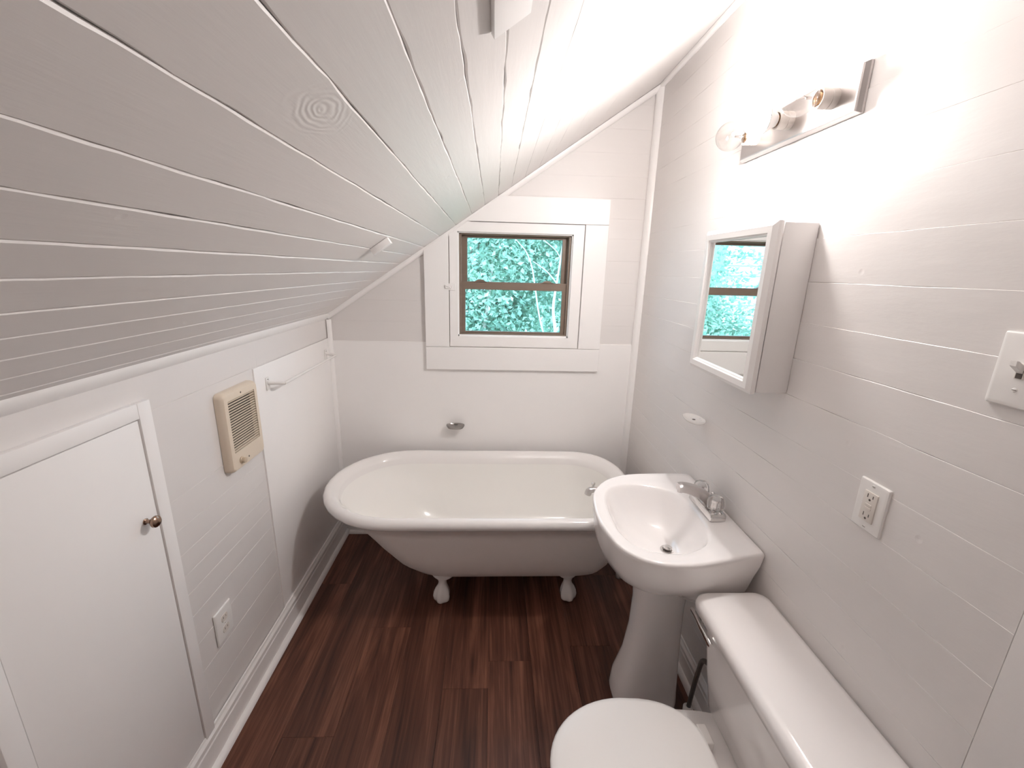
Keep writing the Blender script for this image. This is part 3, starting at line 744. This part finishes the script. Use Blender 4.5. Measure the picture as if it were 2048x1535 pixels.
# flush lever
bm = bmesh.new()
lathe(bm, [(0.012, 0.0), (0.012, -0.006), (0.009, -0.010), (0.008, -0.018), (0.002, -0.020)], 18, (0.626, 1.000, 0.640), 'x')
fv = obj('flush_lever', bm, 'chrome', to, smooth=True, angle=40)
rg = []
for y_, z_, h_, x_ in ((1.038, 0.641, 0.0065, 0.604), (1.020, 0.640, 0.0075, 0.604), (1.000, 0.638, 0.0085, 0.603), (0.975, 0.634, 0.0085, 0.601), (0.945, 0.629, 0.0095, 0.600), (0.925, 0.625, 0.0095, 0.600), (0.915, 0.623, 0.006, 0.601)):
    rg.append([Vector((x_ - 0.002 + a * 0.0060, y_, z_ + 0.002 + (0.64 - z_) * 0.6 + b * h_ * 1.15)) for a, b in ((-1, -0.6), (-1, 0.6), (-0.4, 1), (0.6, 0.9), (1, 0), (0.6, -0.9), (-0.4, -1))])
bm = bmesh.new(); loft(bm, rg, True, True, True); obj('lever_arm', bm, 'chrome', fv, smooth=True, angle=50)
# seat ring, lid, hinge caps
def egg(x0, x1, hw, z, n=56, back=0.145):
    out = []
    L_ = x1 - x0; xc = x0 + L_ * 0.52
    for k in range(n):
        a = 2 * pi * k / n
        if cos(a) < 0:
            x, y_ = xc + (xc - x0) * cos(a), hw * sin(a)
        else:
            e = 2 / 3.4
            x = xc + (x1 - xc) * abs(cos(a)) ** e
            y_ = hw * (1 if sin(a) > 0 else -1) * abs(sin(a)) ** e
            t = (x - xc) / (x1 - xc); y_ *= 1 - (1 - back / hw) * t ** 2
        out.append(Vector((x, CY + y_, z)))
    return out
bm = bmesh.new(); loft(bm, [egg(0.166, 0.575, 0.168, 0.384), egg(0.160, 0.578, 0.174, 0.390), egg(0.161, 0.578, 0.173, 0.398), egg(0.168, 0.575, 0.166, 0.4005)], True, True, True)
obj('seat', bm, 'plastic', to, smooth=True, angle=50)
bm = bmesh.new(); loft(bm, [egg(0.166, 0.574, 0.168, 0.402), egg(0.157, 0.578, 0.176, 0.406), egg(0.157, 0.578, 0.176, 0.415), egg(0.163, 0.575, 0.171, 0.4205), egg(0.177, 0.565, 0.158, 0.4235), egg(0.25, 0.50, 0.09, 0.4255)], True, True, True)
obj('seat_lid', bm, 'plastic', to, smooth=True, angle=50)
for s in (-1, 1):
    bm = bmesh.new(); box(bm, 0.570, 0.598, CY + s * 0.075 - 0.028, CY + s * 0.075 + 0.028, 0.384, 0.413, bev=0.005, seg=3); obj('hinge_cap', bm, 'plastic', to, smooth=True, angle=40)
# bowl with rear deck and foot
bm = bmesh.new()
rg = []
def bowl(x0, x1, hw, z, back): return egg(x0, x1, hw, z, 56, back)
for x0, x1, hw, z, bk in ((0.26, 0.74, 0.115, 0.0, 0.11), (0.255, 0.745, 0.118, 0.02, 0.112), (0.275, 0.735, 0.105, 0.06, 0.10), (0.29, 0.72, 0.095, 0.13, 0.09), (0.27, 0.715, 0.105, 0.20, 0.095), (0.225, 0.72, 0.13, 0.26, 0.11),
                          (0.18, 0.74, 0.158, 0.315, 0.135), (0.162, 0.76, 0.170, 0.35, 0.15), (0.160, 0.765, 0.173, 0.374, 0.155), (0.168, 0.760, 0.166, 0.3815, 0.15)):
    rg.append(bowl(x0, x1, hw, z, bk))
loft(bm, rg, True, True, True); obj('bowl', bm, 'porc', to, smooth=True, angle=60)
for s in (-1, 1):
    bm = bmesh.new(); lathe(bm, [(0.014, 0.0), (0.014, 0.008), (0.010, 0.018), (0.001, 0.021)], 16, (0.47, CY + s * 0.122, 0.0), 'z'); obj('bolt_cap', bm, 'plastic', to, smooth=True, angle=50)

# ---- toilet water supply
sv = empty('toilet_supply_hose', loc=(0.735, 1.13, 0)); tag(sv, 'dark braided supply hose rising from the floor behind the sink pedestal', 'hose')
def at0(o, loc): o.matrix_parent_inverse = Matrix.Translation((-loc[0], -loc[1], -loc[2])); return o
bm = bmesh.new(); tube(bm, spline([(0.735, 1.192, 0.070), (0.735, 1.184, 0.147), (0.735, 1.170, 0.25), (0.735, 1.150, 0.325), (0.735, 1.085, 0.350), (0.732, 1.00, 0.335), (0.728, 0.955, 0.345), (0.728, 0.948, 0.370)], 6), 0.0080, 10)
at0(obj('hose', bm, 'grey', sv, smooth=True), (0.735, 1.13, 0))
bm = bmesh.new(); lathe(bm, [(0.036, 0.0), (0.036, 0.004), (0.030, 0.012), (0.016, 0.018), (0.015, 0.045), (0.018, 0.048), (0.018, 0.066), (0.011, 0.072)], 24, (0.735, 1.192, 0.0), 'z'); at0(obj('shutoff_valve', bm, 'plastic', sv, smooth=True, angle=40), (0.735, 1.13, 0))

# ---- medicine cabinet: local u = -y, v = z, n = -x ; centre y 1.300, z 1.513
mc = empty('medicine_cabinet', F_right(1.302, 1.513)); tag(mc, 'white mirrored medicine cabinet mounted above the sink', 'cabinet')
CW, CH = 0.372, 0.452
bm = bmesh.new(); box(bm, -CW / 2 + 0.002, CW / 2 - 0.002, -CH / 2 + 0.003, CH / 2 - 0.003, 0.001, 0.090, bev=0.0015); obj('cabinet_body', bm, 'panel', mc, smooth=True, angle=40)
bm = bmesh.new()
loft(bm, rings_n([(CW, CH, 0.002, 0.0935), (CW + 0.003, CH + 0.003, 0.002, 0.100), (CW + 0.003, CH + 0.003, 0.002, 0.107), (CW - 0.022, CH - 0.022, 0.002, 0.116), (CW - 0.056, CH - 0.056, 0.001, 0.116), (CW - 0.062, CH - 0.062, 0.001, 0.112), (CW - 0.068, CH - 0.068, 0.001, 0.111), (CW - 0.072, CH - 0.072, 0.001, 0.104), (CW - 0.072, CH - 0.072, 0.001, 0.0935)]), True)
cd = obj('cabinet_door', bm, 'trim', mc)
bm = bmesh.new(); box(bm, -CW / 2 + 0.033, CW / 2 - 0.033, -CH / 2 + 0.033, CH / 2 - 0.033, 0.0945, 0.1035); obj('mirror', bm, 'mirror', cd)

# ---- vanity light bar
vl = empty('vanity_light', F_right(1.287, 2.012)); tag(vl, 'brushed nickel bar light with three round globe bulbs, the middle one lit', 'light fixture')
PWD, PHT = 0.474, 0.104
bm = bmesh.new(); loft(bm, rings_n([(PWD, PHT, 0.001, 0.001), (PWD, PHT, 0.001, 0.006), (PWD - 0.008, PHT - 0.008, 0.001, 0.016), (PWD - 0.010, PHT - 0.010, 0.001, 0.020), (PWD - 0.016, PHT - 0.016, 0.001, 0.021)]), True, True, True); obj('back_plate', bm, 'satin', vl)
for i, uu in enumerate((0.160, 0.005, -0.150)):
    bm = bmesh.new(); lathe(bm, [(0.0225, 0.020), (0.0225, 0.036), (0.0212, 0.037), (0.0212, 0.039), (0.0225, 0.040), (0.0225, 0.058), (0.0205, 0.060), (0.0185, 0.060), (0.0185, 0.045)], 28, (uu, 0, 0)); obj('socket', bm, 'ceramic', vl, smooth=True, angle=40)
    lit = i == 1
    R_ = 0.0405; c = 0.1045
    prof = [(0.0125, 0.0605), (0.0130, 0.066)]
    for k in range(1, 17):
        a = -radians(68) + (radians(68) + pi / 2) * k / 16
        prof.append((max(0.0005, R_ * cos(a)), c + R_ * sin(a)))
    if lit:      # opaque collar behind a glowing dome
        a0 = -radians(6)
        dome = [(R_ * cos(a0 + (pi / 2 - a0) * k / 14), c + R_ * sin(a0 + (pi / 2 - a0) * k / 14)) for k in range(14)] + [(0.0005, c + R_)]
        bm = bmesh.new(); lathe(bm, dome, 32, (uu, 0, 0)); b_ = obj('bulb', bm, 'lit', vl, smooth=True, angle=60)
        bm = bmesh.new(); lathe(bm, [(0.0130, 0.0605), (0.0175, 0.064), (0.0195, 0.070), (0.0270, 0.080), (0.0355, 0.091), (R_ * cos(a0) + 0.0004, c + R_ * sin(a0) - 0.0004)], 32, (uu, 0, 0)); obj('bulb_collar', bm, 'collar', b_, smooth=True)
    else:
        bm = bmesh.new(); lathe(bm, prof, 32, (uu, 0, 0)); b_ = obj('bulb', bm, 'bulb_glass', vl, smooth=True)
    bm = bmesh.new(); lathe(bm, [(0.012, 0.042), (0.0132, 0.046), (0.0122, 0.049), (0.0132, 0.052), (0.0122, 0.055), (0.0132, 0.058), (0.0124, 0.0605)], 20, (uu, 0, 0)); obj('screw_base', bm, 'brass', b_, smooth=True)
    if not lit:
        bm = bmesh.new(); lathe(bm, [(0.0100, 0.062), (0.0070, 0.068), (0.0030, 0.074), (0.0028, 0.088), (0.0010, 0.089)], 12, (uu, 0, 0)); obj('glass_stem', bm, 'bulb_glass', b_, smooth=True)
        bm = bmesh.new(); tube(bm, [(uu - 0.002, 0, 0.086), (uu - 0.013, 0, 0.104)], 0.0005, 6); tube(bm, [(uu + 0.002, 0, 0.086), (uu + 0.013, 0, 0.104)], 0.0005, 6)
        tube(bm, spline([(uu - 0.013, 0, 0.104), (uu - 0.006, 0.004, 0.105), (uu, 0.005, 0.106), (uu + 0.006, 0.004, 0.105), (uu + 0.013, 0, 0.104)], 3), 0.0007, 6); obj('filament', bm, 'satin', b_)

# ---- wall plates
def plate(root, w, h, t=0.006):
    bm = bmesh.new(); loft(bm, rings_n([(w, h, 0.003, 0.0), (w, h, 0.003, t * 0.45), (w - 0.004, h - 0.004, 0.003, t * 0.85), (w - 0.012, h - 0.012, 0.003, t)]), True, True, True)
    obj('cover_plate', bm, 'plastic', root, smooth=True, angle=30)
def screw(root, v, t=0.006):
    bm = bmesh.new(); lathe(bm, [(0.0036, t - 0.0005), (0.0036, t + 0.0004), (0.0025, t + 0.0011), (0.0005, t + 0.0012)], 14, (0, v, 0)); s = obj('screw', bm, 'plastic', root, smooth=True, angle=40)
    bm = bmesh.new(); box(bm, -0.0028, 0.0028, v - 0.0005, v + 0.0005, t + 0.0009, t + 0.0015); obj('screw_slot', bm, 'slot', s)
def slot(par, x, y, w, h, t, name='slot'):
    bm = bmesh.new(); box(bm, x - w / 2, x + w / 2, y - h / 2, y + h / 2, t - 0.002, t + 0.0003); obj(name, bm, 'slot', par)  # solid dark box, its colour standing in for the shade inside an opening
sw = empty('light_switch', F_right(0.612, 1.4715)); tag(sw, 'white toggle light switch with square cover plate on the board wall', 'switch')
plate(sw, 0.076, 0.116, 0.007)
bm = bmesh.new(); box(bm, -0.0065, 0.0065, -0.0125, 0.0125, 0.006, 0.0078, bev=0.0006, seg=1); tb = obj('toggle_bezel', bm, 'ivory', sw)
slot(tb, 0, -0.005, 0.0085, 0.013, 0.0079, 'toggle_slot')
bm = bmesh.new(); rg = [[Vector((a * w, v0 + b * h, n_)) for a, b in ((-1, -1), (1, -1), (1, 1), (-1, 1))] for w, h, v0, n_ in ((0.0040, 0.006, 0.001, 0.006), (0.0040, 0.0058, 0.006, 0.013), (0.0048, 0.0050, 0.011, 0.020), (0.0042, 0.0040, 0.0125, 0.0235))]
loft(bm, rg, True, True, True); obj('toggle', bm, 'plastic', sw)
for v in (0.030, -0.030): screw(sw, v, 0.007)

go = empty('gfci_outlet', F_right(0.7935, 1.1295)); tag(go, 'white rectangular two-slot safety outlet on the wall beside the sink', 'outlet')
plate(go, 0.073, 0.112)
bm = bmesh.new(); box(bm, -0.0165, 0.0165, -0.0335, 0.0335, 0.004, 0.0085, bev=0.001); gi = obj('receptacle', bm, 'ivory', go, smooth=True, angle=40)
for s in (1, -1):
    for x_, h_ in ((-0.0065, 0.0085), (0.0065, 0.0068)): slot(gi, x_, s * 0.0215 + 0.003, 0.0018, h_, 0.0085)
    bm = bmesh.new(); lathe(bm, [(0.0026, 0.007), (0.0026, 0.0088)], 12, (0, s * 0.0215 - 0.0055, 0)); obj('ground_hole_shade', bm, 'slot', gi)  # dark plug coloured like the shade down a hole
for v in (0.0038, -0.0038):
    bm = bmesh.new(); box(bm, -0.008, 0.008, v - 0.0028, v + 0.0028, 0.008, 0.0095, bev=0.0006, seg=1); obj('test_button', bm, 'ivory', gi)
for v in (0.047, -0.047): screw(go, v)

do = empty('duplex_outlet', F_left(1.248, 0.413, 0.002)); tag(do, 'white duplex outlet with two oval sockets low on the knee wall', 'outlet')
plate(do, 0.088, 0.122)
for s in (1, -1):
    bm = bmesh.new()
    pts = [(0.0165 * cos(a), max(-0.0125, min(0.0125, 0.0168 * sin(a)))) for a in [2 * pi * k / 32 for k in range(32)]]
    loft(bm, [[Vector((a, s * 0.0215 + b, n_)) for a, b in pts] for n_ in (0.004, 0.0078)], True, True, True); rc = obj('receptacle', bm, 'ivory', do)
    for x_, h_ in ((-0.0065, 0.008), (0.0065, 0.0065)): slot(rc, x_, s * 0.0215 + 0.002, 0.0016, h_, 0.0078)
screw(do, 0.0)

# ---- wall heater: local u = +y, v = z, n = +x
HWD, HHT = 0.212, 0.285
ht = empty('wall_heater', F_left(1.483, 1.041)); tag(ht, 'almond louvered electric wall heater with control knob', 'heater')
gu0, gu1, gv0, gv1 = -0.083, 0.080, -0.073, 0.112
gw, gh, gcu, gcv = gu1 - gu0, gv1 - gv0, (gu0 + gu1) / 2, (gv0 + gv1) / 2
bm = bmesh.new(); loft(bm, rings_n([(HWD, HHT, 0.018, 0.001), (HWD, HHT, 0.018, 0.016), (HWD - 0.004, HHT - 0.004, 0.018, 0.024), (HWD - 0.014, HHT - 0.014, 0.016, 0.030), (HWD - 0.026, HHT - 0.026, 0.012, 0.0315), (gw, gh, 0.0015, 0.0315, gcu, gcv), (gw, gh, 0.0015, 0.010, gcu, gcv)]), True)
obj('housing', bm, 'almond', ht, smooth=True, angle=32)
bm = bmesh.new(); box(bm, gu0 - 0.002, gu1 + 0.002, gv0 - 0.002, gv1 + 0.002, 0.003, 0.012); obj('inner_cavity', bm, 'dark', ht)
NS = 20
bm = bmesh.new(); p_ = gh / NS
loft(bm, [[Vector((uu, a, b)) for a, b in ((-0.0022, 0.0300), (-0.0010, 0.0312), (0.0014, 0.0262), (0.0004, 0.0250))] for uu in (gu0 + 0.0008, gu1 - 0.0008)], True, True, True)
sl0 = obj('louver', bm, 'almond', ht); sl0.location = (0, gv0 + p_ * 0.5, 0)
for k in range(1, NS):
    s_ = sl0.copy(); COL.objects.link(s_); s_.parent = ht; s_.location = (0, gv0 + p_ * (k + 0.5), 0)
bm = bmesh.new(); lathe(bm, [(0.0125, 0.031), (0.0125, 0.034), (0.0105, 0.036), (0.0098, 0.046), (0.006, 0.048), (0.0005, 0.0482)], 24, (-0.052, -0.110, 0)); kn = obj('control_knob', bm, 'almond_slat', ht, smooth=True, angle=40)
for uu, vv in ((-0.004, 0.124), (-0.006, -0.116)):
    bm = bmesh.new(); lathe(bm, [(0.0034, 0.031), (0.0034, 0.0318), (0.0005, 0.0322)], 12, (uu, vv, 0)); obj('screw', bm, 'slot', ht)

# ---- towel bar on the panel
tw = empty('towel_bar', F_left(2.01, 1.135, 0.006)); tag(tw, 'thin white towel bar on the wall panel beside the tub', 'towel bar')
for uu in (-0.305, 0.310):
    bm = bmesh.new(); box(bm, uu - 0.012, uu + 0.012, -0.026, 0.026, 0.0, 0.005, bev=0.0018)
    br_ = obj('bracket', bm, 'plastic', tw, smooth=True, angle=40)
    sg = 1 if uu < 0 else -1
    bm = bmesh.new(); tube(bm, spline([(uu, 0.004, 0.003), (uu + sg * 0.004, 0.002, 0.025), (uu + sg * 0.013, 0.0, 0.052), (uu + sg * 0.020, -0.002, 0.060)], 4), [0.0088 - 0.003 * k / 12 for k in range(13)], 10); obj('bracket_arm', bm, 'plastic', br_, smooth=True)
    bm = bmesh.new(); lathe(bm, [(0.0025, 0.0045), (0.002, 0.0062), (0.0004, 0.0064)], 10, (uu, 0.018, 0)); obj('screw', bm, 'slot', br_)
bm = bmesh.new(); tube(bm, [(-0.286, -0.002, 0.060), (0.0, -0.002, 0.060), (0.291, -0.002, 0.060)], 0.0062, 12); obj('rod', bm, 'plastic', tw, smooth=True, angle=50)

# ---- soap dishes
def oval(rx, ry, c, n=36): return [Vector((rx * cos(2 * pi * k / n), c[1], c[2]) ) + Vector((0, 0, 0)) for k in range(n)]
def dish(name, F, rx, rn, th, material, standoff, label):
    r0 = empty(name, F); tag(r0, label, 'soap dish')
    n = 40; prof = [(0.80, -th * 0.9), (0.93, -th * 0.5), (1.0, 0.0), (0.985, th * 0.22), (0.93, th * 0.25), (0.84, -th * 0.05), (0.6, -th * 0.32), (0.25, -th * 0.40)]
    bm = bmesh.new()
    loft(bm, [[Vector((rx * k_ * cos(2 * pi * i / n), v_, standoff + rn + rn * k_ * sin(2 * pi * i / n))) for i in range(n)] for k_, v_ in [(0.3, -th)] + prof], True, True, True)
    d_ = obj('dish', bm, material, r0, smooth=True, angle=50)
    bm = bmesh.new(); box(bm, -0.012, 0.012, -th * 1.4, 0.0, 0.0, standoff + rn * 0.35, bev=0.002); obj('bracket', bm, material, r0, smooth=True, angle=40)
    return r0
dish('chrome_soap_dish', F_back(-0.212, 0.722, 0.005), 0.053, 0.030, 0.020, 'pewter', 0.008, 'small oval chrome soap dish on the white panel above the tub')
d2 = dish('white_soap_dish', F_right(1.535, 1.066, 0.0), 0.062, 0.036, 0.010, 'plastic', 0.006, 'small oval white soap dish on the wall below the cabinet')
bm = bmesh.new(); lathe(bm, [(0.006, 0.0), (0.006, 0.0008)], 14, (0.0, -0.0035, 0.042), 'y'); obj('drain_hole', bm, 'slot', d2)  # flat dark disc painted as the shade of a drain hole

# ---- wooden cleats on the slope
def cleat(u_, y_, lu, ly, h, label):
    r0 = mkbox('wood_cleat', (-lu / 2, lu / 2, -ly / 2, ly / 2, 0.0, h), 'trim', bev=0.0012)
    o = OC + UA * u_ + Y * y_ + NC * 0.0012
    r0.matrix_world = frame(UA, -Y, NC, o)
    tag(r0, label, 'cleat')
cleat(0.612, 1.60, 0.074, 0.030, 0.022, 'small white wooden cleat on the sloped ceiling close to the window')
cleat(1.121, 0.63, 0.066, 0.27, 0.010, 'narrow white wooden strip nailed along the sloped ceiling boards')

# ================================================================== OUTSIDE
gr = mkbox('ground', (-14, 14, 2.9, 22, -3.3, -3.0), 'grass'); tag(gr, kind='structure')
def tree(name, base, top, crown, n_leaf, size, label, seed, branches=9):
    rnd = random.Random(seed)
    r0 = empty(name, loc=base); tag(r0, label, 'tree', group='trees outside the window')
    B = Vector(base)
    def rel(v): return Vector(v) - B
    T = Vector(top)
    trunk = spline([B, B.lerp(T, 0.35) + Vector((rnd.uniform(-.25, .25), rnd.uniform(-.2, .2), 0)), B.lerp(T, 0.7) + Vector((rnd.uniform(-.3, .3), rnd.uniform(-.2, .2), 0)), T], 6)
    bm = bmesh.new(); tube(bm, [rel(p) for p in trunk], [0.13 - 0.105 * k / (len(trunk) - 1) for k in range(len(trunk))], 10); obj('trunk', bm, 'bark', r0, smooth=True)
    C_, Rr = Vector(crown[0]), Vector(crown[1])
    tips = []
    for k in range(branches):
        s = trunk[int(len(trunk) * rnd.uniform(0.35, 0.9))]
        d = Vector((rnd.gauss(0, 1), rnd.gauss(0, 1), rnd.gauss(0.2, 0.8))).normalized()
        e = C_ + Vector((d.x * Rr.x, d.y * Rr.y, d.z * Rr.z)) * rnd.uniform(0.6, 0.95)
        mid = s.lerp(e, 0.5) + Vector((rnd.uniform(-.2, .2), rnd.uniform(-.2, .2), rnd.uniform(0, .35)))
        pth = spline([s, mid, e], 6)
        bm = bmesh.new(); tube(bm, [rel(p) for p in pth], [0.040 - 0.033 * q / (len(pth) - 1) for q in range(len(pth))], 7)
        obj('branch', bm, 'bark', r0, smooth=True); tips += pth[4:]
    # clumps of leaves
    verts, faces = [], []
    clumps = [(C_ + Vector((rnd.gauss(0, .42) * Rr.x, rnd.gauss(0, .42) * Rr.y, rnd.gauss(0, .42) * Rr.z)), rnd.uniform(0.22, 0.5)) for _ in range(70)] + [(t, 0.3) for t in tips]
    for _ in range(n_leaf):
        c, r_ = rnd.choice(clumps)
        p = c + Vector((rnd.gauss(0, 1), rnd.gauss(0, 1), rnd.gauss(0, .8))) * r_ * 0.6
        q = p - C_
        if max(abs(q.x) / Rr.x, abs(q.y) / Rr.y, abs(q.z) / Rr.z) > 1.05: continue
        a = Vector((rnd.gauss(0, 1), rnd.gauss(0, 1), rnd.gauss(-.5, .6))).normalized()
        nrm = Vector((rnd.gauss(0, .7), rnd.gauss(-.4, .7), 1)).normalized()
        b = a.cross(nrm).normalized(); nn = a.cross(b)
        L_ = size * rnd.uniform(0.6, 1.25); w = L_ * 0.30
        q = rel(p); i0 = len(verts)
        verts += [q, q + a * L_ * .5 + b * w + nn * w * .3, q + a * L_, q + a * L_ * .5 - b * w + nn * w * .3]
        faces += [(i0, i0 + 1, i0 + 2), (i0, i0 + 2, i0 + 3)]
    me = bpy.data.meshes.new('foliage'); me.from_pydata([tuple(v) for v in verts], [], faces); me.materials.append(M['leaf'])
    o = bpy.data.objects.new('foliage', me); COL.objects.link(o); o.parent = r0; o['kind'] = 'stuff'
tree('leafy_tree', (-0.55, 5.2, -3.0), (-0.35, 5.1, 2.4), ((-0.35, 5.1, 1.1), (1.5, 0.75, 1.7)), 26000, 0.070, 'leafy tree with pale bark standing straight outside the window', 3)
tree('leafy_tree', (1.75, 7.2, -3.0), (1.35, 7.0, 3.0), ((1.5, 7.1, 1.4), (1.7, 0.85, 2.2)), 20000, 0.085, 'leafy tree with bare pale branches toward the medicine cabinet side of the window', 11, 14)
tree('leafy_tree', (-2.5, 7.2, -3.0), (-2.3, 7.0, 1.2), ((-2.2, 7.1, 0.05), (1.1, 0.8, 1.4)), 14000, 0.075, 'leafy tree seen only in the cabinet mirror', 21)
tree('leafy_tree', (0.9, 10.6, -3.0), (0.8, 10.4, 4.2), ((0.8, 10.3, 1.6), (3.5, 1.1, 3.4)), 24000, 0.15, 'far broad tree filling the view behind the nearer branches', 31)
# slim pale-barked sapling close to the glass
sp = empty('birch_sapling', loc=(0.75, 4.15, -3.0)); tag(sp, 'slim sapling with bare pale branches close outside the window', 'tree')
SPI = Matrix.Translation((-0.75, -4.15, 3.0))
for nm, pts, ra, rb in (('trunk', [(0.75, 4.15, -3.0), (0.72, 4.17, -1.2), (0.64, 4.18, 0.6), (0.61, 4.18, 0.99), (0.575, 4.18, 1.23), (0.585, 4.18, 1.40), (0.60, 4.18, 1.52), (0.67, 4.16, 2.2)], 0.045, 0.012),
                        ('branch', [(0.64, 4.18, 0.6), (0.46, 4.17, 1.1), (0.385, 4.18, 1.48), (0.35, 4.18, 1.64), (0.294, 4.18, 1.765), (0.235, 4.18, 1.83), (0.12, 4.16, 1.95)], 0.016, 0.006),
                        ('branch', [(0.60, 4.18, 1.48), (0.51, 4.18, 1.58), (0.42, 4.18, 1.645), (0.36, 4.17, 1.68)], 0.012, 0.005),
                        ('branch', [(0.40, 4.16, 1.90), (0.47, 4.17, 1.86), (0.57, 4.18, 1.785), (0.635, 4.18, 1.72), (0.66, 4.18, 1.95)], 0.009, 0.006)):
    P_ = spline(pts, 6); bm = bmesh.new(); tube(bm, P_, [0.55 * (ra + (rb - ra) * k / (len(P_) - 1)) for k in range(len(P_))], 8)
    o = obj(nm, bm, 'bark_pale', sp, smooth=True); o.matrix_parent_inverse = SPI
# neighbouring house with clapboard siding (seen in the mirror)
nh = empty('neighbour_house', loc=(-6.6, 10.5, -3.0)); tag(nh, 'pale clapboard house beyond the trees, seen in the cabinet mirror', 'house')
NHI = Matrix.Translation((6.6, -10.5, 3.0))
bm = bmesh.new(); box(bm, -10.0, -3.3, 9.0, 12.0, -3.0, 5.0); o = obj('house_wall', bm, 'siding', nh); o.matrix_parent_inverse = NHI
bm = bmesh.new()
loft(bm, [[Vector((x_, -0.010, 0.0)), Vector((x_, -0.030, 0.0)), Vector((x_, -0.008, 0.2)), Vector((x_, 0.0, 0.2))] for x_ in (-6.7, 0.0)], True, True, True)
cb0 = obj('clapboard', bm, 'siding', nh); cb0.matrix_parent_inverse = NHI; cb0.location = (-3.3, 9.0, -3.0)
for k in range(1, 40):
    c_ = cb0.copy(); COL.objects.link(c_); c_.parent = nh; c_.matrix_parent_inverse = NHI; c_.location = (-3.3, 9.0, -3.0 + 0.2 * k)
bm = bmesh.new(); loft(bm, [[Vector((x_, y_, z_)) for y_, z_ in ((8.6, 5.0), (10.5, 6.8), (12.4, 5.0), (12.4, 4.9), (8.6, 4.9))] for x_ in (-10.2, -3.2)], True, True, True)
o = obj('house_roof', bm, 'roofing', nh); o.matrix_parent_inverse = NHI
